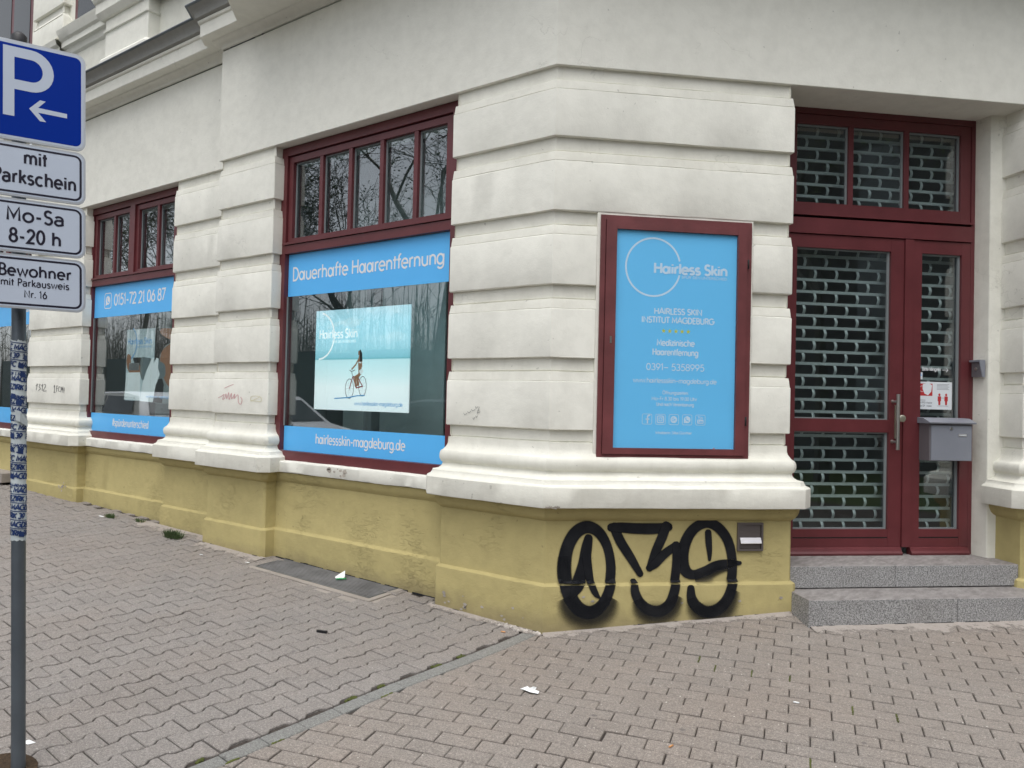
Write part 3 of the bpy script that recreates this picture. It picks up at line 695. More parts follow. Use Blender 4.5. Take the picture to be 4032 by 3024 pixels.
# rooms behind
for i, (xa, xb, ya) in enumerate(((-3.3, -.4, .24), (-7.3, -4.7, .40), (-10.8, -8.1, .40))):
    m = MB(); yb = ya+2.6
    P = [(xa, ya, .5), (xb, ya, .5), (xb, yb, .5), (xa, yb, .5), (xa, ya, 3.9), (xb, ya, 3.9), (xb, yb, 3.9), (xa, yb, 3.9)]
    for f in ((0, 3, 2, 1), (4, 5, 6, 7), (1, 2, 6, 5), (2, 3, 7, 6), (3, 0, 4, 7)): m.poly([P[k] for k in f])
    m.build('room_interior', ROOM, BLD, fixn=False)
for x0, x1, y in ((-3.05, -2.66, .92), (-2.60, -2.20, .95), (-2.16, -1.72, .90), (-1.66, -1.33, .94), (-1.12, -.70, .80), (-6.9, -6.45, 1.1), (-6.38, -5.9, 1.12), (-5.5, -4.95, 1.0), (-10.2, -9.5, 1.1), (-9.4, -8.7, 1.1)):
    m = MB(); m.box(FA, x0, x1, -y-.02, -y, .7, 3.85); m.build('panel_blind', BLINDM, BLD)
for x0 in (-2.32, -1.22):
    m = MB(); m.box(FA, x0, x0+.10, -.62, -.52, .7, 3.85); m.build('inner_post', ROOM, BLD)

# ------------------------------------------------------------------ entrance door
D = -.37
m = MB()
m.box(FB, 1.745, 1.795, D-.09, D, .462, 3.757); m.box(FB, 3.300, 3.333, D-.09, D, .462, 3.757)
m.box(FB, 1.795, 3.300, D-.09, D-.001, 3.705, 3.757); m.box(FB, 1.795, 3.300, D-.09, D+.012, 2.818, 2.932)
DOOR = m.build('entrance_door', RED, BLD, bevel=.003); DOOR['label'] = 'oxblood red glazed double door with a three pane fanlight'
def dsub(mb, name, mat, bevel=0, **k):
    o = mb.build(name, mat, None, bevel=bevel, **k); o.parent = DOOR; return o
m = MB(); m.box(FB, 1.797, 1.885, D-.07, D-.008, 2.962, 3.703); m.box(FB, 3.214, 3.298, D-.07, D-.008, 2.962, 3.703)
m.box(FB, 1.885, 3.214, D-.07, D-.009, 2.962, 3.050); m.box(FB, 1.885, 3.214, D-.07, D-.009, 3.632, 3.703); dsub(m, 'fanlight_sash', RED, .004)
for a, b in ((2.296, 2.334), (2.747, 2.786)):
    m = MB(); m.box(FB, a, b, D-.06, D-.010, 3.050, 3.632); dsub(m, 'glazing_bar', RED, .003)
m = MB(); m.box(FB, 1.797, 3.31, D-.02, D+.020, 2.950, 2.964); dsub(m, 'drip_rail', RED, .003)
m = MB(); m.box(FB, 1.797, 3.30, D-.08, D-.04, 2.932, 2.962); dsub(m, 'shadow_gap', DARK)
for a, b in ((1.885, 2.296), (2.334, 2.747), (2.786, 3.214)):
    m = MB(); m.box(FB, a-.003, b+.003, D-.048, D-.042, 3.047, 3.635); dsub(m, 'pane', GLASS)
    m = MB(); m.box(FB, b-.014, b, D-.041, D-.028, 3.05, 3.632); m.box(FB, a, b-.014, D-.041, D-.028, 3.618, 3.632); dsub(m, 'glazing_bead', SEAL)
def leaf(a, ga, gb, b, rails, label):
    m = MB()
    m.box(FB, a, ga, D-.06, D, .520, 2.812); m.box(FB, gb, b, D-.06, D, .520, 2.812)
    for z0, z1 in rails: m.box(FB, ga, gb, D-.06, D-.0015, z0, z1)
    o = dsub(m, 'door_leaf', RED, .003); o['label'] = label
    m = MB(); m.box(FB, ga, gb, D-.04, D-.004, .584, .592); dsub(m, 'shadow_gap', DARK)
    m = MB()
    m.prism([FB.p(a+.001, d, z) for d, z in ((D-.03, .463), (D+.030, .463), (D+.034, .478), (D+.020, .492), (D+.012, .512), (D-.001, .519), (D-.03, .519))], -FB.u, b-a-.002)
    dsub(m, 'weather_bar', RED, .002)
leaf(1.797, 1.895, 2.645, 2.750, ((.520, .583), (.593, .650), (1.366, 1.460), (2.717, 2.812)), 'wide left leaf with a middle rail')
leaf(2.821, 2.897, 3.226, 3.298, ((.520, .583), (.593, .650), (2.717, 2.812)), 'narrow right leaf carrying the letterbox')
m = MB(); m.box(FB, 2.752, 2.819, D-.05, D+.014, .520, 2.812); dsub(m, 'meeting_stile', RED, .006)
for a, b, z0, z1 in ((1.895, 2.645, .650, 1.366), (1.895, 2.645, 1.460, 2.717), (2.897, 3.226, .650, 2.717)):
    m = MB(); m.box(FB, a-.003, b+.003, D-.044, D-.038, z0-.003, z1+.003); dsub(m, 'pane', GLASS)
    m = MB(); m.box(FB, b-.016, b, D-.037, D-.022, z0, z1); m.box(FB, a, b-.016, D-.037, D-.022, z1-.012, z1); m.box(FB, a, b-.016, D-.037, D-.022, z0, z0+.008); dsub(m, 'glazing_bead', SEAL)
m = MB(); m.tube([FB.p(2.668, D+.072, 1.243), FB.p(2.668, D+.072, 1.652)], .0125, 14)
for z in (1.300, 1.598): m.tube([FB.p(2.668, D+.070, z), FB.p(2.672, D+.012, z), FB.p(2.672, D, z)], [.009, .009, .014], 10)
dsub(m, 'pull_handle', STEEL, sharp=40)
m = MB(); m.box(FB, 2.688, 2.724, D-.001, D+.010, 1.322, 1.572); dsub(m, 'lock_plate', BRASS, .004)
m = MB(); m.tube([FB.p(2.712, D+.008, 1.474), FB.p(2.712, D+.045, 1.474), FB.p(2.712, D+.048, 1.474), FB.p(2.712, D+.062, 1.474), FB.p(2.712, D+.066, 1.474)], [.011, .011, .025, .026, .018], 16); dsub(m, 'door_knob', BRASS, sharp=40)
m = MB(); kh = on(FB, D+.0105); disc(m, kh, 2.706, 1.386, .007, .007, 12); m.poly([kh(2.703, 1.366), kh(2.709, 1.366), kh(2.709, 1.386), kh(2.703, 1.386)]); dsub(m, 'keyhole', DARK, fixn=False)
m = MB(); fdoor = on(FB, D-.036); text(m, fdoor, 'Bitte klingeln', 2.935, 1.838, .026, .155, .15)
for qd in strip([(3.102, 1.846), (3.150, 1.846)], .004)+strip([(3.134, 1.860), (3.150, 1.846), (3.134, 1.832)], .004): m.poly([fdoor(p.x, p.y, .0008) for p in qd])
dsub(m, 'lettering', LETW)
m = MB(); m.box(FB, 2.897, 2.940, D-.0375, D-.0365, 1.772, 1.824); dsub(m, 'small_sticker', PAPER)
m = MB(); fn = on(FB, D-.036); m.poly([fn(2.901, 1.800), fn(2.936, 1.800), fn(2.936, 1.806), fn(2.901, 1.806)]); m.poly([fn(2.912, 1.811), fn(2.926, 1.811), fn(2.926, 1.818), fn(2.912, 1.818)]); dsub(m, 'lettering', PRBLUE)
# dark porch behind the door
m = MB()
P = [FB.p(u, d, z) for z in (.44, 3.9) for u, d in ((1.55, -.47), (3.6, -.47), (3.6, -3), (1.55, -3))]
for f in ((0, 3, 2, 1), (4, 5, 6, 7), (1, 2, 6, 5), (2, 3, 7, 6), (3, 0, 4, 7)): m.poly([P[k] for k in f])
m.build('room_interior', ROOM, BLD, fixn=False)
# roller grille behind the door: rails and curved links
m = MB(); m.box(FB, 3.262, 3.31, -.545, -.49, .46, 3.75)
GRL = m.build('roller_grille', SEAL, BLD, bevel=.003); GRL['label'] = 'closed rolling grille of thin rails and staggered links'
m = MB(); m.box(FB, 1.60, 3.262, -.528, -.512, -.0105, .0105); rail0 = m.build('grille_rail', GALV, None, bevel=.006)
rme = rail0.data; bpy.data.objects.remove(rail0)
bm = bmesh.new(); rr = []
for k in range(7):
    a = k/6; dd = .017*math.sin(math.pi*a); z = .012+a*(.0903-.024)
    rr.append([bm.verts.new(FB.p(u, -.517+dd+o_, z)) for u, o_ in ((-.0115, -.001), (-.007, .004), (.007, .004), (.0115, -.001))])
for k in range(6):
    for j in range(3): bm.faces.new((rr[k][j], rr[k][j+1], rr[k+1][j+1], rr[k+1][j])).smooth = True
lme = bpy.data.meshes.new('grille_link'); bm.to_mesh(lme); bm.free(); lme.materials.append(GALV)
ZB = 2.502-.0903*21
links = 0; spare = []
for k in range(36):
    z = ZB+.0903*k
    o = bpy.data.objects.new('grille_rail', rme); o.location = (0, 0, z); put(o, GRL)
    for j in range(10):
        u = 2.118+.1725*(j-3)+(.08625 if k % 2 == 0 else 0)
        if 1.82 < u < 3.26:
            if links < 300 and k < 35:
                o = bpy.data.objects.new('grille_link', lme); p = FB.p(u, 0, z); o.location = p; put(o, GRL); links += 1

# ------------------------------------------------------------------ entrance steps
STP = empty('entrance_steps', FB.p(2.5, .1, .17), 'two speckled granite steps in front of the red door', 'steps')
def slab(u0, u1, d0, d1, z0, z1, chamL=0):
    m = MB(); m.box(FB, u0, u1, d0, d1, z0, z1)
    bmesh.ops.bevel(m.bm, geom=list(m.bm.edges), offset=.004, segments=1, affect='EDGES')
    bmesh.ops.recalc_face_normals(m.bm, faces=m.bm.faces)
    for f in m.bm.faces: f.material_index = 1 if f.normal.z > .7 else 0
    return m.build('step_slab', [GRAN, GRANT], STP)
slab(1.66, 2.465, -.46, -.012, .312, .462); slab(2.468, 3.440, -.46, -.012, .312, .462)
slab(1.672, 2.72, -.05, .270, .05, .306); slab(2.723, 4.25, -.05, .272, .05, .305)

# ------------------------------------------------------------------ graffiti, markers
def gz(x, y):   # zoom pixels of the photographed wall -> (s, z)
    return (1.20295875e-03*x+3.2188e-05*y-.907713689-4.5e-9*x*y+4.968e-8*x*x, 2.41e-05*x-1.2112e-03*y+1.32478-4.755e-8*x*y)
def M_spray():
    m = bpy.data.materials.new('black_spray_paint'); t = nodes_of(m)
    uv = t.nodes.new('ShaderNodeUVMap'); sp = t.nodes.new('ShaderNodeSeparateXYZ'); t.links.new(uv.outputs[0], sp.inputs[0])
    a = vmath(t, 'ABSOLUTE', vmath(t, 'SUBTRACT', sp.outputs[0], .5), None)      # 0 centre .. .5 edge
    n = noise_tex(t, 240, 3, .8)
    a2 = vmath(t, 'ADD', a, vmath(t, 'MULTIPLY', vmath(t, 'SUBTRACT', n, .5), sp.outputs[1]))
    mr = t.nodes.new('ShaderNodeMapRange'); mr.interpolation_type = 'SMOOTHSTEP'; t.links.new(a2, mr.inputs[0])
    t.links.new(vmath(t, 'SUBTRACT', .47, vmath(t, 'MULTIPLY', sp.outputs[1], .95)), mr.inputs[1]); mr.inputs[2].default_value = .5; mr.inputs[3].default_value = 1; mr.inputs[4].default_value = 0
    al = vmath(t, 'MULTIPLY', mr.outputs[0], vmath(t, 'SUBTRACT', 1.0, vmath(t, 'MULTIPLY', vmath(t, 'GREATER_THAN', sp.outputs[1], .3), .22)))
    c = mixc(t, ramp(t, noise_tex(t, 8, 4), [(.4, 0), (.7, 1)]), (.010, .011, .014), (.020, .021, .024))
    finish(t, c, .6, noise_tex(t, 60, 4), spec=.15, alpha=al, bdist=.0008); return m
SPRAY = M_spray()
def catmull(P, n=8, closed=False):
    out = []; L = len(P)
    for i in range(L if closed else L-1):
        p0, p1, p2, p3 = [Vector(P[(i+k) % L if closed else min(max(i+k, 0), L-1)]) for k in (-1, 0, 1, 2)]
        for k in range(n):
            s = k/n; out.append(.5*((2*p1)+(-p0+p2)*s+(2*p0-5*p1+4*p2-p3)*s*s+(-p0+3*p1-3*p2+p3)*s**3))
    if closed: out.append(out[0].copy())
    else: out.append(Vector(P[-1]))
    return out
def spray(mb, uvl, P, W, soft=.08, lift=0, closed=False, smooth=True):
    """P zoom px centre line, W widths px"""
    if smooth:
        Q = catmull([(*p, w) for p, w in zip(P, W)], 7, closed)
    else:
        Q = []
        for i in range(len(P)-1):
            n = max(2, int(math.dist(P[i], P[i+1])/12))
            for k in range(n): a = k/n; Q.append(Vector((P[i][0]*(1-a)+P[i+1][0]*a, P[i][1]*(1-a)+P[i+1][1]*a, W[i]*(1-a)+W[i+1]*a)))
        Q.append(Vector((*P[-1], W[-1])))
    if not closed and soft < .3:                      # rounded stroke ends
        for end in (0, -1):
            a_ = Q[end]; b_ = Q[1 if end == 0 else -2]; t_ = Vector((a_.x-b_.x, a_.y-b_.y)).normalized(); w_ = a_.z
            ext = [Vector((a_.x+t_.x*w_*k1, a_.y+t_.y*w_*k1, w_*k2)) for k1, k2 in ((.22, .90), (.38, .65), (.47, .35))]
            Q = (ext[::-1]+Q) if end == 0 else (Q+ext)
    rows = []; wk = 1.12 if soft < .3 else 1.1
    for i, v in enumerate(Q):
        a = Q[max(0, i-1)]; b = Q[min(len(Q)-1, i+1)]
        if closed and i in (0, len(Q)-1): a = Q[-2]; b = Q[1]
        t = Vector((b.x-a.x, b.y-a.y)).normalized(); nn = Vector((-t.y, t.x)); row = []
        for k in (-.5, -.17, .17, .5):
            x, y = v.x+nn.x*v.z*k*wk, v.y+nn.y*v.z*k*wk; s, z = gz(x, y)
            d = .0195 if z > .379 else .0490
            row.append((mb.bm.verts.new(FB.p(s, d+lift, z)), k+.5))
        rows.append(row)
    for i in range(len(rows)-1):
        for k in range(3):
            try: f = mb.bm.faces.new((rows[i][k][0], rows[i][k+1][0], rows[i+1][k+1][0], rows[i+1][k][0]))
            except ValueError: continue
            for lp, cc in zip(f.loops, (rows[i][k][1], rows[i][k+1][1], rows[i+1][k+1][1], rows[i+1][k][1])): lp[uvl].uv = (cc, soft)
mb = MB(); UV = mb.bm.loops.layers.uv.new('UVMap')
ov = lambda cx, cy, rx, ry, a0=0, a1=360, n=12: [(cx+rx*math.cos(R(a0+(a1-a0)*i/n)), cy-ry*math.sin(R(a0+(a1-a0)*i/n))) for i in range(n if a1-a0 == 360 else n+1)]
spray(mb, UV, ov(930, 706, 120, 216, 90, 450), [64, 66, 66, 72, 72, 70, 66, 58, 52, 50, 48, 56], closed=True)
spray(mb, UV, [(935, 548), (925, 600), (912, 680), (890, 750), (868, 800), (848, 838)], [44, 56, 62, 64, 58, 26], lift=.0004)
spray(mb, UV, [(925, 640), (935, 720), (950, 790), (968, 828), (984, 846)], [46, 44, 36, 30, 14], lift=.0008)
spray(mb, UV, [(1200, 730), (1150, 645), (1100, 565), (1066, 490)], [34, 46, 50, 48], lift=.0012)
spray(mb, UV, [(1052, 492), (1100, 492), (1180, 497), (1270, 498), (1345, 490)], [44, 52, 56, 56, 44], lift=.0016)
spray(mb, UV, [(1334, 484), (1310, 548), (1278, 620), (1248, 702)], [48, 50, 46, 34], lift=.0020)
spray(mb, UV, [(1244, 700), (1275, 680), (1325, 628), (1385, 584)], [30, 44, 46, 40], lift=.0024)
spray(mb, UV, [(1384, 582), (1387, 650), (1380, 740), (1366, 820), (1340, 882), (1290, 914), (1235, 906), (1192, 870), (1168, 820), (1164, 770)], [40, 44, 46, 50, 54, 56, 54, 50, 46, 34], lift=.0028)
spray(mb, UV, [(1452, 800), (1456, 850), (1480, 890), (1530, 918), (1590, 905), (1640, 850), (1668, 760), (1672, 660), (1650, 560), (1600, 492), (1540, 470), (1475, 500), (1432, 570), (1418, 650), (1432, 712), (1470, 735), (1530, 718), (1590, 690), (1650, 678), (1712, 675)],
      [38, 50, 56, 58, 58, 54, 50, 48, 50, 52, 50, 54, 58, 60, 58, 50, 50, 52, 44, 20], lift=.0016)
spray(mb, UV, [(1549, 518), (1552, 570), (1556, 620), (1556, 658)], [34, 34, 26, 16], lift=.0020)
spray(mb, UV, [(1480, 752), (1540, 742), (1600, 715), (1655, 705)], [70, 66, 50, 26], soft=.35, lift=.0022)
spray(mb, UV, [(806, 850), (840, 915), (925, 950), (1015, 915), (1055, 850)], [90, 150, 170, 150, 80], soft=.42, lift=.0026)
spray(mb, UV, [(1172, 860), (1205, 915), (1270, 935), (1350, 910), (1392, 840)], [60, 125, 150, 125, 60], soft=.42, lift=.0030)
spray(mb, UV, [(1452, 850), (1480, 910), (1550, 935), (1635, 900), (1680, 810)], [60, 125, 150, 130, 60], soft=.42, lift=.0034)
spray(mb, UV, [(806, 640), (812, 720), (830, 790)], [70, 80, 60], soft=.40, lift=.0036)
for zc_ in (.3635, .3735):
    bmesh.ops.bisect_plane(mb.bm, geom=mb.bm.verts[:]+mb.bm.edges[:]+mb.bm.faces[:], plane_co=(0, 0, zc_), plane_no=(0, 0, 1))
bmesh.ops.delete(mb.bm, geom=[f for f in mb.bm.faces if .3635 < f.calc_center_median().z < .3735], context='FACES')   # the sloping ledge escaped the spray
gr = mb.build('graffiti', SPRAY, BLD); gr['label'] = 'large black sprayed letters across the yellow plinth'
gr.visible_shadow = True
def marker(name, fr, d, strokes, w, mat, label, u0, z0, su, sz):
    m = MB()
    for k, stt in enumerate(strokes):
        for qd in strip([(p.x, p.y) for p in catmull(stt, 5)] if len(stt) > 2 else stt, w/su): m.poly([fr.p(u0+p.x*su, d+.0002*k, z0+p.y*sz) for p in qd])
    o = m.build(name, mat, BLD); o['label'] = label
S_ = .0011
marker('marker_scribble', FA, .003, [[(0, 90), (30, 105), (60, 118)], [(-40, 20), (-20, 30), (0, 45), (-10, 10), (5, 20), (12, 50), (18, 15), (30, 60), (34, 10), (48, 55), (50, 15), (70, 50), (66, 18), (90, 45), (95, -5), (110, -20), (118, 10), (108, 30)]], .007, TAGP, 'faded pink scribble on a cream block', -3.64, 1.47, .0024, .0013)
marker('marker_scribble', FA, .003, [[(0, 0), (30, 2), (70, 0), (66, 34), (10, 36), (4, 4), (60, 30)]], .006, TAGY, 'faded yellow scribble beside the pink one', -3.23, 1.475, .0022, .0012)
marker('marker_scribble', FA, -BACK+.003, [[(0, 10), (14, 85)], [(-6, 60), (14, 88)], [(30, 82), (52, 80), (36, 52), (56, 34), (30, 4)], [(72, 60), (84, 86)], [(84, 86), (80, 6)], [(98, 74), (118, 84), (124, 60), (96, 6), (140, 8)]], .011, TAGK, 'black marker figures 1312 on a cream block', -8.10, 1.505, .0022, .0011)
marker('marker_scribble', FA, -BACK+.003, [[(-8, 60), (6, 84)], [(6, 84), (2, 4)], [(-8, 2), (22, 4)], [(34, 76), (34, 8)], [(32, 76), (58, 74)], [(34, 46), (52, 46)], [(86, 66), (66, 60), (62, 20), (88, 16)], [(96, 4), (98, 66), (110, 30), (122, 66), (124, 0)], [(140, 60), (140, 14)], [(140, 4), (140, -4)]], .010, TAGK, 'black marker letters to the right of the figures', -7.58, 1.495, .0020, .0011)
marker('marker_scribble', FA, .003, [[(0, 0), (6, -12)], [(6, -12), (24, -2)], [(26, 10), (34, 0), (48, 12)], [(50, 22), (60, 14), (76, 22)], [(78, 40), (80, 28), (94, 40)], [(102, 38), (88, 0)], [(88, 0), (108, 10)], [(90, 14), (104, 20)], [(62, -26), (66, -36), (74, -24)], [(80, -14), (84, -24), (92, -14)]], .0038, TAGG, 'small grey pencil scribble on the corner block', -.72, 1.445, .0014, .0012)

# ------------------------------------------------------------------ display case
CASE = empty('display_case', FB.p(.84, 0, 1.185), 'oxblood framed display case with a blue studio poster on the corner pier', 'display case')
def csub(mb, name, mat, bevel=0, par=None, **k):
    o = mb.build(name, mat, None, bevel=bevel, **k)
    if par: o.parent = par
    else: adopt(o, CASE)
    return o
m = MB(); d1 = .014
for a, b, z0, z1 in ((.318, .350, 1.185, 2.772), (1.330, 1.362, 1.185, 2.772), (.350, 1.330, 2.742, 2.772), (.350, 1.330, 1.185, 1.205)): m.box(FB, a, b, -.07, d1-(0 if a != .35 else .001), z0, z1)
csub(m, 'case_frame', REDOLD, .003)
m = MB()
for a, b, z0, z1 in ((.353, .424, 1.207, 2.740), (1.262, 1.327, 1.207, 2.740), (.424, 1.262, 2.683, 2.740), (.424, 1.262, 1.207, 1.247)): m.box(FB, a, b, -.026, .026-(0 if a != .424 else .0015), z0, z1)
csub(m, 'case_door', REDOLD, .004)
m = MB(); m.box(FB, .42, 1.266, .0075, .0090, 1.243, 2.687); csub(m, 'pane', GLASSC)
m = MB(); m.box(FB, .388, .400, .024, .029, 1.930, 1.975); lk = csub(m, 'lock_plate', STEEL, .002)
for z in (2.49, 1.437):
    m = MB(); m.tube([FB.p(1.334, .026, z-.03), FB.p(1.334, .026, z+.03)], .006, 8); csub(m, 'hinge', DARK)
m = MB(); m.box(FB, .4245, 1.2615, -.0020, .0030, 1.2475, 2.6825)
PO = m.build('studio_poster', BLUEP); tag(PO, 'sky blue opening hours poster with circle logo inside the red display case', 'poster')
PO.location = (0, 0, 0)
fp = on(FB, .0036)
m = MB()
ring(m, fp, .680, 2.444, .187, .192, .012, 14, 346)
text(m, fp, 'Hairless Skin', .683, 2.407, .066, .515, .23, lift0=.0005)
text(m, fp, "SP\u00dcR' DEN UNTERSCHIED.", .876, 2.378, .016, .323, .16)
text(m, fp, 'HAIRLESS SKIN', .858, 2.136, .037, .334, .22, align='c')
text(m, fp, 'INSTITUT MAGDEBURG', .858, 2.078, .037, .502, .22, align='c')
text(m, fp, 'Medizinische', .845, 1.927, .041, .263, .20, align='c')
text(m, fp, 'Haarentfernung', .845, 1.864, .041, .319, .20, align='c')
text(m, fp, '0391\u2013 5358995', .846, 1.764, .042, .404, .14, align='c')
text(m, fp, 'www.hairlessskin\u2013magdeburg.de', .846, 1.680, .032, .579, .15, align='c')
text(m, fp, '\u00d6ffnungszeiten:', .850, 1.605, .022, .180, .17, align='c')
text(m, fp, 'Mo\u2013Fr 8.30 bis 19.00 Uhr', .843, 1.565, .022, .316, .17, align='c')
text(m, fp, 'Und nach Vereinbarung', .850, 1.528, .022, .261, .17, align='c')
text(m, fp, 'Inhaberin: Silke G\u00fcnther', .843, 1.342, .018, .251, .17, align='c')
for k in range(5):
    c0 = .658+.092*k; rframe(m, fp, c0-.033, c0+.033, 1.405, 1.472, .010, .003)
z_ = 1.4385
for qd in strip(arcp(.673, z_+.012, .012, .014, 60, 180, 4)+[(.661, z_-.028)], .009)+strip([(.648, z_), (.674, z_)], .008): m.poly([fp(p.x, p.y, .0004) for p in qd])
rframe(m, fp, .728, .772, z_-.022, z_+.022, .010, .006); ring(m, fp, .750, z_, .011, .011, .005, n=20); disc(m, fp, .763, z_+.013, .003, .003, 8)
disc(m, fp, .842, z_, .023, .023)
disc(m, fp, .934, z_+.001, .023, .023)
m.poly([fp(.913, z_-.008, .0002), fp(.925, z_-.02, .0002), fp(.911, z_-.023, .0002)])
m.poly([fp(p[0], p[1], .0002) for p in rbox(1.004, 1.048, z_-.024, z_+.004, .006)]); text(m, fp, 'You', 1.026, z_+.010, .017, .036, .16, align='c')
text(m, fp, 'G+', .842, z_-.009, .020, .028, .17, align='c', mi=1, lift0=.0008)
for qd in strip(arcp(.940, z_+.010, .016, .017, 160, 290, 6), .006): m.poly([fp(p.x, p.y, .0009) for p in qd], 1)
text(m, fp, 'Tube', 1.026, z_-.018, .015, .036, .16, align='c', mi=1, lift0=.0008)
lt = m.build('lettering', [LETP, BLUEP]); lt.parent = PO
m = MB()
for k in range(5):
    c0 = .760+.0425*k
    m.poly([fp(c0+(.0165 if i % 2 == 0 else .007)*math.sin(R(36*i)), 2.024+(.0165 if i % 2 == 0 else .007)*math.cos(R(36*i))) for i in range(10)])
so = m.build('star_row', STAR); so.parent = PO
m = MB(); disc(m, on(FB, .0096), 1.121, 1.250, .006, .006, 10); csub(m, 'pink_dot', TAGP, fixn=False)

# ------------------------------------------------------------------ letter slot in the plinth, mailbox, intercom
SL = empty('letter_slot', FB.p(1.38, .016, .575), 'grey brown flush letter slot with a bare metal flap in the yellow plinth', 'letter slot')
m = MB()
for a, b, z0, z1 in ((1.290, 1.303, .575, .762), (1.457, 1.470, .575, .762), (1.303, 1.457, .575, .588), (1.303, 1.457, .748, .762)): m.box(FB, a, b, .0, .034-(0 if a != 1.303 else .001), z0, z1)
adopt(m.build('slot_frame', BROWNG, None, bevel=.003), SL)
for z0, z1 in ((.590, .633), (.700, .7005), (.6335, .699), (.7005, .746)):
    if z1-z0 > .01:
        m = MB(); m.box(FB, 1.304, 1.454, .0, .022, z0, z1); adopt(m.build('cover_plate', BROWNG, None, bevel=.0015), SL)
m = MB(); m.prism([FB.p(1.308, d, z) for d, z in ((.023, .662), (.030, .663), (.047, .628), (.044, .625))], -FB.u, .146); adopt(m.build('slot_flap', ALU, None), SL)

MBX = empty('mailbox', FB.p(3.06, -.37, 1.17), 'grey metal letterbox hanging on the narrow red door leaf', 'mailbox')
m = MB(); m.box(FB, 2.890, 3.236, -.368, -.256, 1.170, 1.442); adopt(m.build('box_body', MAILD, None, bevel=.003), MBX)
m = MB(); m.box(FB, 2.902, 3.228, -.256, -.250, 1.174, 1.430); adopt(m.build('box_door', MAILG, None, bevel=.002), MBX)
m = MB(); m.prism([FB.p(2.872, d, z) for d, z in ((-.368, 1.443), (-.232, 1.443), (-.228, 1.452), (-.30, 1.482), (-.368, 1.486))], -FB.u, .380); adopt(m.build('box_lid', MAILG, None, bevel=.0015), MBX)
m = MB(); m.tube([FB.p(3.060, -.251, 1.408), FB.p(3.060, -.244, 1.408)], .010, 14); adopt(m.build('cylinder_lock', STEEL, None), MBX)
m = MB(); m.box(FB, 3.120, 3.186, -.251, -.247, 1.352, 1.370); npl = adopt(m.build('name_plate', ALU, None, bevel=.001), MBX)
m = MB(); fn = on(FB, -.2465); m.poly([fn(3.126, 1.358), fn(3.180, 1.358), fn(3.180, 1.364), fn(3.126, 1.364)]); o = m.build('plate_insert', PAPER, None, fixn=False); adopt(o, MBX)

IC = empty('door_bell', FB.p(3.33, -.31, 1.80), 'small hooded grey doorbell on the plaster jamb right of the door', 'doorbell')
FJ = Fr(FB.p(3.334, -.365, 0), FB.n, -FB.u)          # jamb face: u runs outwards, n towards the door
m = MB(); m.box(FJ, .012, .108, 0, .030, 1.796, 1.916); adopt(m.build('bell_housing', MAILD, None, bevel=.002), IC)
m = MB(); m.box(FJ, .006, .114, 0, .046, 1.908, 1.922); m.hexa([FJ.p(.106, 0, 1.794), FJ.p(.114, 0, 1.794), FJ.p(.114, .022, 1.794), FJ.p(.106, .022, 1.794), FJ.p(.106, 0, 1.908), FJ.p(.114, 0, 1.908), FJ.p(.114, .046, 1.908), FJ.p(.106, .046, 1.908)]); adopt(m.build('rain_hood', MAILG, None, bevel=.001), IC)
m = MB(); m.tube([FJ.p(.06, .030, 1.856), FJ.p(.06, .036, 1.856)], .012, 14); adopt(m.build('bell_button', STEEL, None), IC)

# ------------------------------------------------------------------ posters inside the windows
def M_beach():
    m = bpy.data.materials.new('beach_photo_print'); t = nodes_of(m)
    g = t.nodes.new('ShaderNodeNewGeometry'); sp = t.nodes.new('ShaderNodeSeparateXYZ'); t.links.new(g.outputs['Position'], sp.inputs[0])
    n = noise_tex(t, 2.2, 5, .6, sx=1, sy=1, sz=3)
    skyc = ramp(t, sp.outputs[2], [(0, 0), (1, 1)])
    mr = t.nodes.new('ShaderNodeMapRange'); t.links.new(sp.outputs[2], mr.inputs[0]); mr.inputs[1].default_value = 1.42; mr.inputs[2].default_value = 2.30
    zf = mr.outputs[0]
    cr_ = t.nodes.new('ShaderNodeValToRGB'); t.links.new(zf, cr_.inputs[0]); E_ = cr_.color_ramp
    pts = [(0, (.72, .79, .80)), (.22, (.76, .83, .83)), (.34, (.62, .78, .79)), (.49, (.50, .73, .76)), (.500, (.13, .40, .46)), (.512, (.22, .50, .58)), (.62, (.33, .62, .71)), (.85, (.36, .67, .77)), (1, (.42, .66, .74))]
    while len(E_.elements) < len(pts): E_.elements.new(.5)
    for el_, (p, c) in zip(E_.elements, pts): el_.position = p; el_.color = (*c, 1)
    c = mixc(t, vmath(t, 'MULTIPLY', ramp(t, n, [(.52, 0), (.72, 1)]), ramp(t, zf, [(.6, 0), (.8, .65)])), cr_.outputs[0], (.72, .82, .84))
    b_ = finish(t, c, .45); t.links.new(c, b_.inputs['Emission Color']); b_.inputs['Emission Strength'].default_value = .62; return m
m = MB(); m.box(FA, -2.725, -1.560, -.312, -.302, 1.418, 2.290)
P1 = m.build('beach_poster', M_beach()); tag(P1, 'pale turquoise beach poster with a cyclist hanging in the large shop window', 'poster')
fq = on(FA, -.3015)
def pz(x, y):        # zoom px of the photographed poster -> wall coordinates
    a = (x-365)/560; return -2.725+1.165*a+(0), 2.290-.872*((y-(492-42*a))/((1072+25*a)-(492-42*a)))
m = MB()
ring(m, fq, *pz(385, 640), .205, .205, .016, -88, 78)
text(m, fq, 'Hairless Skin', pz(388, 655)[0], pz(388, 655)[1], .075, .50, .17, lift0=.0005)
text(m, fq, "SP\u00dcR' DEN UNTERSCHIED.", pz(472, 680)[0], pz(472, 680)[1], .020, .31, .17)
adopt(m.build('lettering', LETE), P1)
m = MB(); text(m, fq, 'www.hairlessskin-magdeburg.de', pz(618, 1050)[0], pz(618, 1050)[1], .034, .575, .14); adopt(m.build('lettering', PRBLUE), P1)
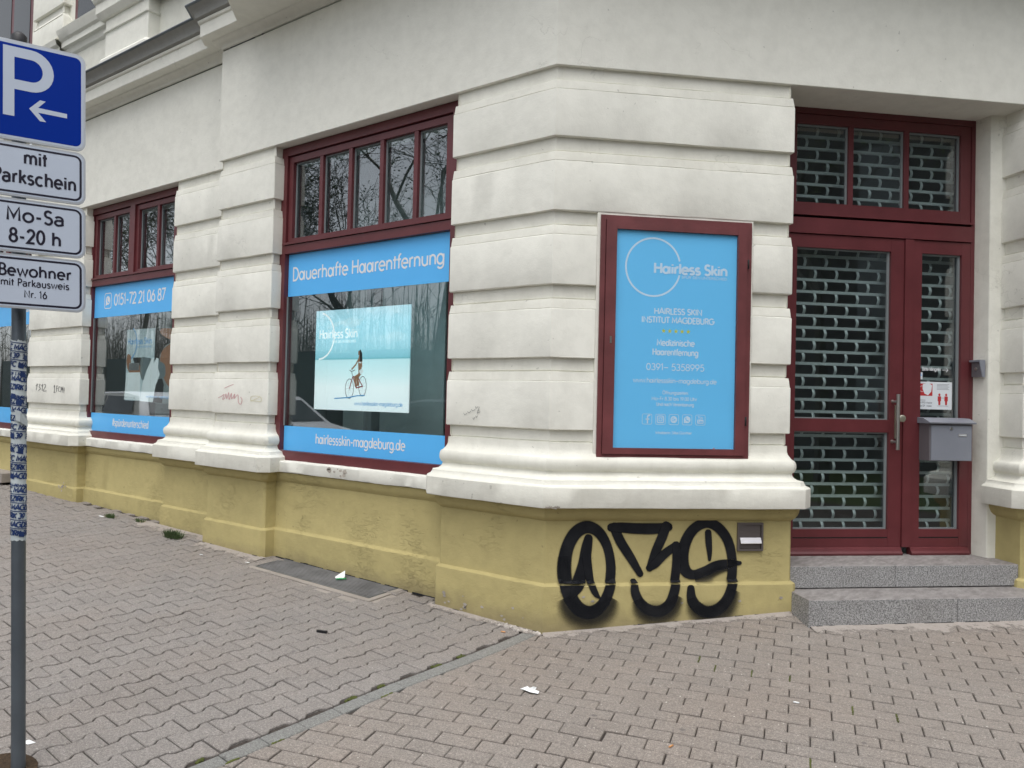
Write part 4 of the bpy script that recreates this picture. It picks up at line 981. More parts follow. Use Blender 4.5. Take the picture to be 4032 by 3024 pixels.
def sk(mb, pts, w, mi=0, l=.0004): 
    for qd in strip([pz(*p) for p in pts], w): mb.poly([fq(p.x, p.y, l) for p in qd], mi)
m = MB()
for cx_, cy_, rx in ((587, 952, 25), (665, 938, 22)):
    c0 = pz(cx_, cy_); ring(m, fq, c0[0], c0[1], rx*.00208, .083, .007, mi=0)
    for a in range(0, 180, 36): sk(m, [(cx_-rx*math.cos(R(a)), cy_-52*math.sin(R(a))), (cx_+rx*math.cos(R(a)), cy_+52*math.sin(R(a)))], .0012, 0)
sk(m, [(587, 952), (606, 880), (640, 890), (665, 938), (628, 948), (606, 880)], .010, 1, .0008); sk(m, [(640, 890), (628, 948)], .008, 1, .0010)
sk(m, [(606, 880), (598, 850), (585, 842)], .007, 0, .0010); sk(m, [(598, 850), (618, 842)], .007, 0, .0012); sk(m, [(640, 890), (648, 872)], .010, 0, .0012)
sk(m, [(652, 860), (632, 880), (640, 935)], .028, 2, .0016); sk(m, [(655, 862), (620, 885), (626, 940)], .024, 2, .0018)
sk(m, [(650, 860), (645, 785), (652, 755)], .042, 2, .0020); sk(m, [(640, 775), (622, 810), (598, 838)], .014, 2, .0022); sk(m, [(655, 775), (658, 820), (640, 840)], .014, 2, .0022)
sk(m, [(643, 725), (652, 745), (655, 790)], .030, 3, .0026); sk(m, [(640, 728), (641, 752)], .018, 2, .0028)
sk(m, [(652, 838), (662, 860)], .046, 4, .0030); sk(m, [(640, 795), (656, 798)], .012, 4, .0030)
sk(m, [(495, 1010), (580, 1005), (630, 995), (680, 992)], .010, 5, .0003)
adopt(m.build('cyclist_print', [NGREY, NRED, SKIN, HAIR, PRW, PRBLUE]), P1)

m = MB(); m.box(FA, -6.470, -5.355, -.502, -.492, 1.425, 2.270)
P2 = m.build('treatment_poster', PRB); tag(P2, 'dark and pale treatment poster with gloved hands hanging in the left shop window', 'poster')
fq2 = on(FA, -.4915)
def pz2(x, y):       # zoom px (893 wide crop) -> wall
    a = (x-155)/250; return -6.470+1.115*a, 2.270-.845*(y-(880-12*a))/362
def pg(mb, pts, mi, l, sm=True):
    Q = [(p.x, p.y) for p in catmull(pts, 5, True)][:-1] if sm else pts
    mb.poly([fq2(*pz2(*p), l) for p in Q], mi)
m = MB()
pg(m, [(300, 872), (410, 868), (398, 1242), (300, 1242)], 4, .0003, False)
pg(m, [(300, 873), (335, 872), (385, 940), (350, 960), (325, 1010), (330, 1080), (350, 1150), (345, 1240), (300, 1240)], 0, .0005, False)
pg(m, [(335, 876), (390, 880), (402, 905), (380, 930), (345, 915), (325, 895)], 1, .0008)
pg(m, [(330, 1010), (352, 968), (400, 955), (398, 1090), (385, 1160), (355, 1130), (335, 1070)], 1, .0011)
pg(m, [(160, 1008), (180, 1015), (185, 1060), (240, 1060), (240, 1100), (195, 1120), (160, 1070)], 1, .0006)
pg(m, [(160, 1100), (230, 1095), (235, 1235), (150, 1238)], 2, .0010, False)
pg(m, [(190, 1022), (238, 1020), (236, 1062), (200, 1056)], 0, .0012, False)
pg(m, [(172, 1050), (225, 1048), (225, 1085), (172, 1088)], 5, .0014, False)
pg(m, [(232, 1028), (262, 1020), (300, 1030), (345, 1045), (356, 1075), (350, 1115), (300, 1128), (240, 1130)], 3, .0016)
pg(m, [(262, 1090), (278, 1050), (288, 1024), (298, 1022), (298, 1050), (312, 1020), (322, 1024), (320, 1070), (330, 1100), (310, 1160), (300, 1240), (235, 1240), (245, 1150)], 2, .0022, False)
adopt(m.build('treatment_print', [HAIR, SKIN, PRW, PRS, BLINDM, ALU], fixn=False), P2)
m = MB(); ring(m, fq2, -6.43, 2.11, .20, .20, .016, -75, 60)
text(m, fq2, 'Hairless Skin', -6.44, 2.095, .068, .55, .17, lift0=.0006); text(m, fq2, "SP\u00dcR' DEN UNTERSCHIED.", -6.24, 2.050, .018, .34, .17)
text(m, fq2, 'www.hairlessskin-magdeburg.de', -5.98, 1.465, .030, .52, .14, lift0=.003)
adopt(m.build('lettering', PRBLUE), P2)

# notice on the door glass
m = MB(); m.box(FB, 2.896, 3.184, -.4065, -.4055, 1.546, 1.754)
NT = m.build('mask_notice', PAPER); tag(NT, 'white face mask notice taped on the narrow door glass above the letterbox', 'notice')
fn = on(FB, -.4050); m = MB()
m.poly([fn(2.908, 1.648), fn(3.022, 1.648), fn(3.022, 1.740), fn(2.908, 1.740)], 0)
m.poly([fn(x, z, .0003) for x, z in ((2.942, 1.735), (2.99, 1.745), (3.018, 1.728), (3.012, 1.68), (2.985, 1.652), (2.955, 1.665), (2.94, 1.70))], 2)
ring(m, fn, 2.935, 1.70, .018, .022, .003, 60, 300, n=16, mi=2, lift=.0005)
for k in range(5): m.poly([fn(3.058, 1.735-.0095*k), fn(3.16-.01*(k % 2), 1.735-.0095*k), fn(3.16-.01*(k % 2), 1.738-.0095*k), fn(3.058, 1.738-.0095*k)], 1)
for c0 in (3.080, 3.136):
    disc(m, fn, c0, 1.658, .009, .010, 14, 0)
    m.poly([fn(c0-.014, 1.646), fn(c0-.014, 1.610), fn(c0-.009, 1.610), fn(c0-.008, 1.580), fn(c0+.008, 1.580), fn(c0+.009, 1.610), fn(c0+.014, 1.610), fn(c0+.014, 1.646)], 0)
m.poly([fn(3.096, 1.632), fn(3.120, 1.632), fn(3.120, 1.635), fn(3.096, 1.635)], 1); m.poly([fn(3.062, 1.572), fn(3.155, 1.572), fn(3.155, 1.575), fn(3.062, 1.575)], 1)
text(m, fn, 'mit FFP2-Maske', 2.905, 1.590, .013, .115, .18, mi=1); text(m, fn, 'oder OP - Maske', 2.905, 1.566, .013, .112, .18, mi=1)
m.poly([fn(2.905, 1.613), fn(2.965, 1.613), fn(2.965, 1.617), fn(2.905, 1.617)], 1)
nl = m.build('notice_print', [NRED, NGREY, PAPER], fixn=False); nl.parent = NT

# ================================================================== SIGN POST
SP = empty('road_sign_post', (POLEXY[0], POLEXY[1], PZ), 'grey steel signpost wrapped in blue football stickers carrying four parking signs', 'road sign')
m = MB(); px_, py_ = POLEXY
def pax(z):                                      # the post leans a little
    k = -LEAN*(z-PZ); return Vector((px_+.80*k, py_+.60*k, z))
m.tube([pax(PZ-.2), pax(3.03)], .0268, 24, cap=False); adopt(m.build('pole', POLE, None, sharp=50), SP)
m = MB(); m.tube([pax(3.02), pax(3.05), pax(3.066)], [.030, .030, .016], 20); adopt(m.build('pole_cap', BLACKP, None, sharp=50), SP)
def road_sign(name, z0, z1, hw, face, label, back=SIGNA):
    m = MB()
    out = rbox(-hw, hw, z0, z1, .036, 6)
    m.prism([FS.p(u, .046, z) for u, z in out], FS.n, .016)
    s = m.build(name, back, None, bevel=.003); adopt(s, SP); s['label'] = label
    m = MB(); m.poly([FS.p(u, .0463, z) for u, z in rbox(-hw+.008, hw-.008, z0+.008, z1-.008, .030, 6)]); o = m.build('sign_face', SIGNW, None, fixn=False); o.parent = s; o.matrix_parent_inverse = Matrix.Translation(SP.location).inverted()@Matrix.Identity(4) if False else Matrix.Identity(4)
    fix(o, s)
    m = MB()
    for zc in ((z0+z1)/2,):
        c_ = pax(zc); m.tube([c_-Vector((0, 0, .015)), c_+Vector((0, 0, .015))], .031, 16)
        for du in (-.012, .012): m.tube([c_+FS.u*du, FS.p(du*2-.03, .031, zc)], .007, 6)
    o = m.build('pole_clamp', SIGNA, None); fix(o, s)
    return s
def fix(o, s):
    """keep world coordinates when hanging a world-space mesh below a part of an offset thing"""
    o.parent = s; o.matrix_parent_inverse = (Matrix.Translation(SP.location) @ s.matrix_parent_inverse).inverted()
fsn = on(FS, .0468)
HW = .185
# parking sign
s = road_sign('parking_sign', 2.579, 2.998, HW, None, 'square blue parking sign with a white letter and left arrow')
m = MB(); m.poly([fsn(u, v) for u, v in rbox(-HW+.017, HW-.017, 2.596, 2.981, .024, 6)])
fix(m.build('blue_field', SIGNB, None, fixn=False), s)
m = MB()
def sgn(x, y):      # zoom px (1030 wide crop) -> sign coordinates (measured by projecting the photo on the sign plane)
    px, py = x*360/1030, 90+y*360/1030
    r = cr*((px-2016)/3037.25)+cu*((1512-py)/3037.25)+cf
    up = FS.p(0, 0, 1)-FS.p(0, 0, 0); A_ = Matrix((FS.u, up, -r)).transposed()
    x_ = A_.inverted() @ (CAMPOS-FS.p(0, .047, 0)); return x_[0], x_[1]
P_ = [sgn(35, 238), sgn(30, 1025), sgn(160, 1048), sgn(160, 742)]
zt = sgn(35, 238)[1]; zb = sgn(30, 1025)[1]; uL = sgn(33, 600)[0]; uI = sgn(162, 600)[0]; uR = sgn(606, 590)[0]; uIR = sgn(482, 575)[0]
zi0 = sgn(162, 632)[1]; zi1 = sgn(163, 380)[1]; zo0 = sgn(160, 742)[1]
bw = (zt-zo0)/2; zc = (zt+zo0)/2; rin = (zi1-zi0)/2; zci = (zi1+zi0)/2; uc = uR-bw*.92
m.poly([fsn(uL, zb, .0004), fsn(uI, zb, .0004), fsn(uI, zt, .0004), fsn(uL, zt, .0004)])
no = 14
outer = [(uI, zt)]+[(uc+(uR-uc)*math.sin(math.pi*i/no), zc+bw*math.cos(math.pi*i/no)) for i in range(no+1)]+[(uI, zo0)]
inner = [(uI, zi1)]+[(uc+(uIR-uc)*math.sin(math.pi*i/no), zci+rin*math.cos(math.pi*i/no)) for i in range(no+1)]+[(uI, zi0)]
for i in range(len(outer)-1): m.poly([fsn(*outer[i], .0004), fsn(*outer[i+1], .0004), fsn(*inner[i+1], .0004), fsn(*inner[i], .0004)])
AR = [sgn(*p) for p in ((755, 1028), (755, 1077), (430, 1012), (520, 1120), (450, 1108), (328, 965), (452, 872), (515, 888), (430, 958))]
m.poly([fsn(u, v, .0004) for u, v in (AR[0], AR[1], AR[2], AR[8])]); m.poly([fsn(u, v, .0004) for u, v in (AR[2], AR[3], AR[4], AR[5])]); m.poly([fsn(u, v, .0004) for u, v in (AR[5], AR[6], AR[7], AR[8])]); m.poly([fsn(u, v, .0004) for u, v in (AR[2], AR[5], AR[8])])
fix(m.build('letter_and_arrow', SIGNW, None, fixn=False), s)
def plate(z0, z1, lines, label):
    s = road_sign('supplementary_sign', z0, z1, HW, None, label)
    m = MB(); rframe(m, fsn, -HW+.019, HW-.019, z0+.018, z1-.018, .024, .0085)
    for tx, v, cap, wd_, wt in lines: text(m, fsn, tx, 0, v, cap, wd_, wt*1.12, alt=True, track=.07, align='c', lift0=.0003)
    fix(m.build('lettering', SIGNK, None), s)
plate(2.345, 2.570, (('mit', 2.487, .055, .086, .15), ('Parkschein', 2.402, .055, .300, .15)), 'white plate reading mit Parkschein')
plate(2.112, 2.336, (('Mo-Sa', 2.243, .055, .210, .15), ('8-20 h', 2.155, .055, .188, .15)), 'white plate reading Mo-Sa 8-20 h')
plate(1.878, 2.103, (('Bewohner', 2.014, .046, .262, .15), ('mit Parkausweis', 1.972, .029, .246, .13), ('Nr. 16', 1.926, .029, .082, .13)), 'white plate reading Bewohner mit Parkausweis Nr. 16')
# sticker sleeve
m = MB(); rs = .0280; zs0, zs1 = .905, 1.748; nseg = 30; nh = 56; rows = []
for j in range(nh+1):
    row = []
    for i in range(nseg):
        a = 2*math.pi*i/nseg; z = zs0+(zs1-zs0)*j/nh
        if j in (0, nh): z += .012*nz(math.cos(a)*3, math.sin(a)*3, j)
        r_ = rs+.0009*nz(math.cos(a)*5, math.sin(a)*5, z*60)+.0005*math.sin(z*190); c_ = pax(z)
        row.append(m.bm.verts.new((c_.x+r_*math.cos(a), c_.y+r_*math.sin(a), z)))
    rows.append(row)
for j in range(nh):
    for i in range(nseg): m.bm.faces.new((rows[j][i], rows[j][(i+1) % nseg], rows[j+1][(i+1) % nseg], rows[j+1][i]))
sv = m.build('sticker_wrap', STICKW, None, sharp=60); adopt(sv, SP); sv['label'] = 'torn layers of blue and white football stickers'
m = MB(); tocam = math.atan2(CAMPOS.y-py_, CAMPOS.x-px_)
def cyl(u, v, l=0):
    r_ = .0300+l*.8; a = tocam+u/.0300; c_ = pax(v); return Vector((c_.x+r_*math.cos(a), c_.y+r_*math.sin(a), v-u*.10))
rnd = random.Random(3); z = zs1-.040; k = 0
LN = ['1. FC MAGDEBURG', 'BEZIRK 39', '1. FC MAGDEBURG', 'BEZIRK 39']
while z > zs0+.012:
    full = rnd.random() < .72; cap = .021 if full else .011
    s_ = LN[k % 4]; ln = text_len(s_)*cap*1.0; u0 = -.062+rnd.uniform(-.045, .012)
    class Clip: pass
    sub_ = MB(); text(sub_, lambda u, v, l: Vector((u, v, l)), s_+'  '+LN[(k+1) % 4], u0, z, cap, None, .26)
    for f in sub_.bm.faces:
        ps = [v.co for v in f.verts]
        if all(-.078 < p.x < .078 for p in ps): m.poly([cyl(p.x+(p.y-z)*.2, p.y, p.z) for p in ps])
    sub_.bm.free()
    zl = z+cap+.006; a0, a1 = -.07+rnd.random()*.03, .07
    if rnd.random() < .8:
        for i in range(7):
            ua, ub = a0+(a1-a0)*i/7, a0+(a1-a0)*(i+1)/7; m.poly([cyl(ua, zl, .001), cyl(ub, zl, .001), cyl(ub, zl+.0035, .001), cyl(ua, zl+.0035, .001)])
    if rnd.random() < .35:
        uc_ = rnd.uniform(-.03, .03); m.poly([cyl(uc_-.010, z-.004, .0012), cyl(uc_+.010, z-.006, .0012), cyl(uc_+.011, z+.016, .0012), cyl(uc_-.009, z+.018, .0012)])
    z -= (.036 if full else .024); k += 1
o = m.build('sticker_print', STICKB, None); o.parent = sv; o.matrix_parent_inverse = (Matrix.Translation(SP.location) @ sv.matrix_parent_inverse).inverted()
m = MB(); a = tocam
m.poly([cyl(-.012, 1.455, .006), cyl(.005, 1.450, .018), cyl(.004, 1.405, .012), cyl(-.010, 1.410, .003)]); m.poly([cyl(.005, 1.450, .018), cyl(.030, 1.415, .010), cyl(.028, 1.385, .014), cyl(.004, 1.405, .012)])
o = m.build('torn_flap', STICKW, None); o.parent = sv; o.matrix_parent_inverse = (Matrix.Translation(SP.location) @ sv.matrix_parent_inverse).inverted()

# ================================================================== PAVEMENT
def in_view(x, y, z=0, mrg=.5):
    v = Vector((x, y, z))-CAMPOS; d = v.dot(cf)
    if d < .3: return False
    X = v.dot(cr)/d*3037.25/2016; Y = v.dot(cu)/d*3037.25/1512
    return abs(X) < 1+mrg and abs(Y) < 1+mrg*1.5
def clip(poly, a, b, c):       # keep a*x+b*y <= c
    out = []
    for i in range(len(poly)):
        p, r = poly[i], poly[(i+1) % len(poly)]; fp_, fr_ = a*p[0]+b*p[1]-c, a*r[0]+b*r[1]-c
        if fp_ <= 0: out.append(p)
        if fp_*fr_ < 0: k = fp_/(fp_-fr_); out.append((p[0]+(r[0]-p[0])*k, p[1]+(r[1]-p[1])*k))
    return out
def area(p): return .5*sum(p[i-1][0]*p[i][1]-p[i][0]*p[i-1][1] for i in range(len(p)))
def inset(poly, t):
    n = len(poly); out = []
    for i in range(n):
        a, b, c = Vector(poly[i-1]), Vector(poly[i]), Vector(poly[(i+1) % n]); t1 = (b-a).normalized(); t2 = (c-b).normalized()
        n1 = Vector((-t1.y, t1.x)); n2 = Vector((-t2.y, t2.x)); k = max(1+n1.dot(n2), .5); v = b+(n1+n2)/k*t; out.append((v.x, v.y))
    return out
def stone_geo(bm, poly, h=lambda x, y: 0, cham=.004, drop=.026):
    if area(poly) < 0: poly = poly[::-1]
    top = inset(poly, cham)
    A_ = [bm.verts.new((x, y, h(x, y))) for x, y in top]; B_ = [bm.verts.new((x, y, h(x, y)-cham)) for x, y in poly]; C_ = [bm.verts.new((x, y, h(x, y)-drop)) for x, y in poly]
    bm.faces.new(A_)
    n = len(poly)
    for i in range(n):
        j = (i+1) % n; bm.faces.new((A_[i], B_[i], B_[j], A_[j])); bm.faces.new((B_[i], C_[i], C_[j], B_[j]))
# sheet below the stones
def sheet(name, x0, x1, y0, y1, nx, ny, hf, mat, kind='structure'):
    bm = bmesh.new(); g = [[bm.verts.new((x0+(x1-x0)*i/nx, y0+(y1-y0)*j/ny, hf(x0+(x1-x0)*i/nx, y0+(y1-y0)*j/ny))) for j in range(ny+1)] for i in range(nx+1)]
    for i in range(nx):
        for j in range(ny): bm.faces.new((g[i][j], g[i+1][j], g[i+1][j+1], g[i][j+1])).smooth = True
    me = bpy.data.meshes.new(name); bm.to_mesh(me); bm.free(); me.materials.append(mat)
    return tag(put(bpy.data.objects.new(name, me)), kind=kind)
PAV = sheet('pavement', -24, 9, -4.75, 5.5, 220, 70, lambda x, y: gh(x, y)-.0130, JOINT)
KA = R(85.9); ke = Vector((math.cos(KA), math.sin(KA))); kn = Vector((-ke.y, ke.x)); K0 = Vector((-.0858, -1.167))
KW = .093
kx = lambda p: (Vector(p)-K0).dot(kn)        # distance left of the kerb strip's right edge
def inside_wall(x, y):
    if x < .03 and y > .02+(BACK if x < -3.86 else 0)+(.08 if (-3 < x < -.9) else 0): return True
    sB, dB = q*(x+y), q*(x-y)
    return sB > -.02 and dB < -.02 and sB > 0 and y > -.2
stones = {'L': [], 'R': [], 'K': []}
rnd = random.Random(11)
# left: double-T stones, rows run at right angles to the long facade
def dblT(cxy, i, k, g=.0030):
    h = .0042; E_, W_ = .085-h, .060-h
    pts = [(-.1+g, -E_), (-.064, -E_), (-.038, -W_), (.038, -W_), (.064, -E_), (.1-g, -E_), (.1-g, E_), (.064, E_), (.038, W_), (-.038, W_), (-.064, E_), (-.1+g, E_)]
    return pts
DT = dblT(None, 0, 0)
GRT = (-2.80, -1.36, -.265, .07)
for i in range(0, 70):
    qd = KW+.097+.145*i
    for k in range(-22, 16):
        t = .02+.2*k+(.1 if i % 2 else 0)+.1
        c = K0+ke*t+kn*qd
        if c.y < -4.6 or not in_view(c.x, c.y, gh(c.x, c.y)) or inside_wall(c.x, c.y): continue
        if GRT[0] < c.x < GRT[1] and GRT[2] < c.y < GRT[3]: continue
        stones['L'].append((c.x, c.y, None))
# edging strip
for k in range(-18, 7):
    t = .2*k+.1; c = K0+ke*t+kn*(KW/2)
    if in_view(c.x, c.y) and not inside_wall(c.x, c.y): stones['K'].append((c.x, c.y, None))
# right: bricks in half bond
BA = R(16); be = Vector((math.cos(BA), math.sin(BA))); bn = Vector((-be.y, be.x))
for k in range(-45, 60):
    for j in range(-30, 40):
        u = .794+.2*j+(.1 if k % 2 else 0)+.1; v = -1.165+.1*k+.05; g = .0026
        c = be*u+bn*v
        if c.y < -4.7 or kx(c) > .08: continue
        if not in_view(c.x, c.y, gh(c.x, c.y)): continue
        if inside_wall(c.x, c.y): continue
        g2 = g+rnd.random()**3*.006; g1 = .0038+rnd.random()*.001
        P = [be*(u+a)+bn*(v+b) for a, b in ((-.1+g2, -.05+g1), (.1-g, -.05+g1), (.1-g, .05-g1), (-.1+g2, .05-g1))]
        P = [(p.x, p.y) for p in P]
        Pc = clip(P, kn.x, kn.y, kn.dot(K0)-.003)
        if len(Pc) < 3 or abs(area(Pc)) < .0015: continue
        cut = abs(abs(area(Pc))-abs(area(P))) > 1e-6
        stones['R'].append((c.x, c.y, Pc if cut else None))
def shared(poly, name, mat):
    bm = bmesh.new(); stone_geo(bm, poly); me = bpy.data.meshes.new(name); bm.to_mesh(me); bm.free(); me.materials.append(mat); return me
meL = shared(DT, 'paving_stone', STONE_L)
meRs = []
for v in range(4):
    g2 = .0026+(.0, .0015, .0, .004)[v]; meRs.append(shared([(-.1+g2, -.0460), (.0974, -.0460), (.0974, .0460), (-.1+g2, .0460)], 'paving_brick', STONE_R))
meK = shared([(-.0985, -KW/2+.0015), (.0985, -KW/2+.0015), (.0985, KW/2-.0015), (-.0985, KW/2-.0015)], 'edging_stone', STONE_K)
def tilt(x, y, ang, jz=.0011):
    e_ = .03; gx = (gh(x+e_, y)-gh(x-e_, y))/(2*e_)+rnd.gauss(0, .0065); gy = (gh(x, y+e_)-gh(x, y-e_))/(2*e_)+rnd.gauss(0, .0065)
    n = Vector((-gx, -gy, 1)).normalized(); xx = Vector((math.cos(ang), math.sin(ang), 0)); xx = (xx-n*xx.dot(n)).normalized(); yy = n.cross(xx)
    z = gh(x, y)+rnd.gauss(0, jz)
    return Matrix(((xx.x, yy.x, n.x, x), (xx.y, yy.y, n.y, y), (xx.z, yy.z, n.z, z), (0, 0, 0, 1)))
def lay(lst, name, mesh_of, ang, mat, poly_of, parent):
    lst.sort(key=lambda s: (s[0]-CAMPOS.x)**2+(s[1]-CAMPOS.y)**2)
    rest = bmesh.new(); nrest = 0
    for idx, (x, y, P) in enumerate(lst):
        a = ang+rnd.gauss(0, .006)
        if idx < 300:
            if P is None: o = bpy.data.objects.new(name, mesh_of()); o.matrix_world = tilt(x, y, a)
            else:
                bm = bmesh.new(); jz = rnd.gauss(0, .001); stone_geo(bm, [(p[0]-x, p[1]-y) for p in P], lambda u, v: gh(u+x, v+y)-gh(x, y)); me = bpy.data.meshes.new(name); bm.to_mesh(me); bm.free(); me.materials.append(mat)
                o = bpy.data.objects.new(name, me); o.location = (x, y, gh(x, y)+jz)
            put(o, parent)
        else:
            if P is None: M_ = tilt(x, y, a); PP = poly_of()
            else: M_ = Matrix.Translation((x, y, gh(x, y))); PP = [(p[0]-x, p[1]-y) for p in P]
            n0 = len(rest.verts); stone_geo(rest, PP, (lambda u, v: 0) if P is None else (lambda u, v: gh(u+x, v+y)-gh(x, y)), drop=.016)
            rest.verts.ensure_lookup_table(); bmesh.ops.transform(rest, matrix=M_, verts=rest.verts[n0:]); nrest += 1
    if nrest:
        me = bpy.data.meshes.new('far_'+name+'s'); rest.to_mesh(me); me.materials.append(mat); o = bpy.data.objects.new('distant_'+name+'s', me); tag(o, kind='stuff'); put(o, parent)
    rest.free()
lay(stones['L'], 'paving_stone', lambda: meL, KA, STONE_L, lambda: DT, PAV)
lay(stones['R'], 'paving_brick', lambda: rnd.choice(meRs), BA, STONE_R, lambda: [(-.0974, -.0460), (.0974, -.0460), (.0974, .0460), (-.0974, .0460)], PAV)
lay(stones['K'], 'edging_stone', lambda: meK, KA, STONE_K, lambda: [], PAV)

# pale mortar and rubble squeezed along the foot of the walls
def M_wash():
    m = bpy.data.materials.new('mortar_smear'); t = nodes_of(m)
    uv = t.nodes.new('ShaderNodeUVMap'); sp = t.nodes.new('ShaderNodeSeparateXYZ'); t.links.new(uv.outputs[0], sp.inputs[0])
    n = noise_tex(t, 9, 6, .7); n2 = noise_tex(t, 60, 4, .7)
    a = vmath(t, 'SUBTRACT', vmath(t, 'ADD', n, vmath(t, 'MULTIPLY', n2, .25)), vmath(t, 'MULTIPLY', sp.outputs[0], .75))
    al = vmath(t, 'MULTIPLY', ramp(t, a, [(.28, 0), (.48, 1)]), .85)
    c = mixc(t, n2, (.30, .26, .23), (.50, .46, .42)); finish(t, c, .95, n2, alpha=al, spec=.2, bdist=.004); return m
WASH = M_wash()
def wash(pts, width):
    m = MB(); L_ = m.bm.loops.layers.uv.new('UVMap'); rows = []
    for i, (x, y, nx, ny) in enumerate(pts):
        rows.append([(m.bm.verts.new((x+nx*width*k, y+ny*width*k, gh(x+nx*width*k, y+ny*width*k)+.0035+(.006 if k == 0 else 0))), k) for k in (0, .35, .7, 1)])
    for i in range(len(rows)-1):
        for k in range(3):
            f = m.bm.faces.new((rows[i][k][0], rows[i][k+1][0], rows[i+1][k+1][0], rows[i+1][k][0]))
            for lp, v in zip(f.loops, (rows[i][k][1], rows[i][k+1][1], rows[i+1][k+1][1], rows[i+1][k][1])): lp[L_].uv = (v, i/10)
    o = m.build('mortar_smear', WASH, None); o.parent = PAV; tag(o, kind='stuff')
wash([(-.95+.05*i, -.035, 0, -1) for i in range(20)], .16)
wash([(*bxy(-.02+.07*i, .045), q, -q) for i in range(25)], .18)
wash([(*bxy(1.68+.1*i, .265), q, -q) for i in range(27)], .34)
wash([(-5.2+.1*i, .10 if -5.2+.1*i < -3.9 else -.03, 0, -1) for i in range(24)], .4)
m = MB(); n_ = 90
def foot(fr, u0, u1, d, n):
    for i in range(n):
        u = u0+(u1-u0)*i/n; w = (u1-u0)/n; k = nz(u*9, d, 1)+.5*nz(u*31, d, 2)
        if k < -.15: continue
        p = fr.p(u+w/2, d, 0); z = gh(p.x, p.y); m.box(fr, u, u+w*1.02, d-.02, d+.003+.004*abs(k), z-.01, z+.006+.010*max(0, k))
foot(FB, 0, 1.66, .046, 60); foot(FA, -.93, 0, .046, 34); foot(FA, -3.88, -2.94, .046, 30); foot(FA, -2.9, -.95, -.074, 40); foot(FB, 1.68, 4.2, .271, 60)
o = m.build('dark_wall_joint', DARK, None); o.parent = PAV; tag(o, kind='stuff')
# crumbled rubble at the pier foot
m = MB(); rnd = random.Random(5)
for i in range(70):
    t = rnd.random(); x = -.36+.36*t+rnd.gauss(0, .02); y = -.06-rnd.random()*.04*(1-abs(t-.5)); r_ = .004+.012*rnd.random()**2
    b_ = bmesh.ops.create_icosphere(m.bm, subdivisions=1, radius=r_, matrix=Matrix.Translation((x, y, gh(x, y)+r_*.4)))
    for v in b_['verts']: v.co += Vector((rnd.uniform(-1, 1), rnd.uniform(-1, 1), rnd.uniform(-1, .4)))*r_*.35
tag(m.build('mortar_rubble', MORT), 'crumbled mortar grains at the foot of the corner pier', 'rubble', kind='stuff')

# cellar grating
gx0, gx1, gy0, gy1 = -2.765, -1.395, -.225, .070
GT = empty('cellar_grating', (-2.08, -.08, gh(-2.08, -.08)), 'grey steel cellar grating set in the pavement below the large shop window', 'grating')
gz_ = lambda x, y: gh(x, y)+.004
GRATEM = M_plain('worn_galvanised_grate', (.20, .20, .205), .6, .3, var=.3, bscale=20)
o = sheet('concrete_bed', gx0-.16, gx1+.16, gy0-.17, gy1+.03, 12, 4, lambda x, y: gh(x, y)-.0055, CURB, None); o.parent = PAV
m = MB()
m.hexa([(gx0, gy0, gz_(gx0, gy0)-.05), (gx1, gy0, gz_(gx1, gy0)-.05), (gx1, gy1, gz_(gx1, gy1)-.05), (gx0, gy1, gz_(gx0, gy1)-.05), (gx0, gy0, gz_(gx0, gy0)-.012), (gx1, gy0, gz_(gx1, gy0)-.012), (gx1, gy1, gz_(gx1, gy1)-.012), (gx0, gy1, gz_(gx0, gy1)-.012)])
adopt(m.build('dark_shaft_backing', DARK, None), GT)  # solid black backing added below the bars, painting the darkness of the hollow shaft
def bar(x0, y0, x1, y1, w, name, mat, zt=.0, th=.02):
    m = MB(); dx, dy = (x1-x0), (y1-y0); L = math.hypot(dx, dy); nx, ny = -dy/L*w/2, dx/L*w/2
    c = [(x0+nx, y0+ny), (x1+nx, y1+ny), (x1-nx, y1-ny), (x0-nx, y0-ny)]
    m.hexa([(x, y, gz_(x, y)+zt-th) for x, y in c]+[(x, y, gz_(x, y)+zt) for x, y in c]); adopt(m.build(name, mat, None), GT)
for i in range(13):
    y = gy0+.012+(gy1-gy0-.024)*i/12; bar(gx0, y, gx1, y, .011, 'grating_bar', GRATEM)
for i in range(24): x = gx0+.02+(gx1-gx0-.04)*i/23; bar(x, gy0, x, gy1, .004, 'cross_bar', ZINC, -.002)
for a in ((gx0, gy0-.0, gx1, gy0), (gx0, gy0, gx0, gy1), (gx1, gy0, gx1, gy1)): bar(*a, .008, 'grating_rim', ZINC, .002)
bar(gx0-.03, gy0-.032, gx1+.06, gy0-.032, .050, 'concrete_rim', CURB, .001, .04); bar(gx1+.036, gy0-.005, gx1+.036, gy1, .050, 'concrete_rim', CURB, .001, .04)
# far cellar cover by the third window
m = MB(); m.box(FA, -9.7, -8.72, -.30, -.02, .28, .40); tag(m.build('stone_ledge', CURB, bevel=.01), 'grey stone ledge on the ground behind the sign pole', 'ledge')

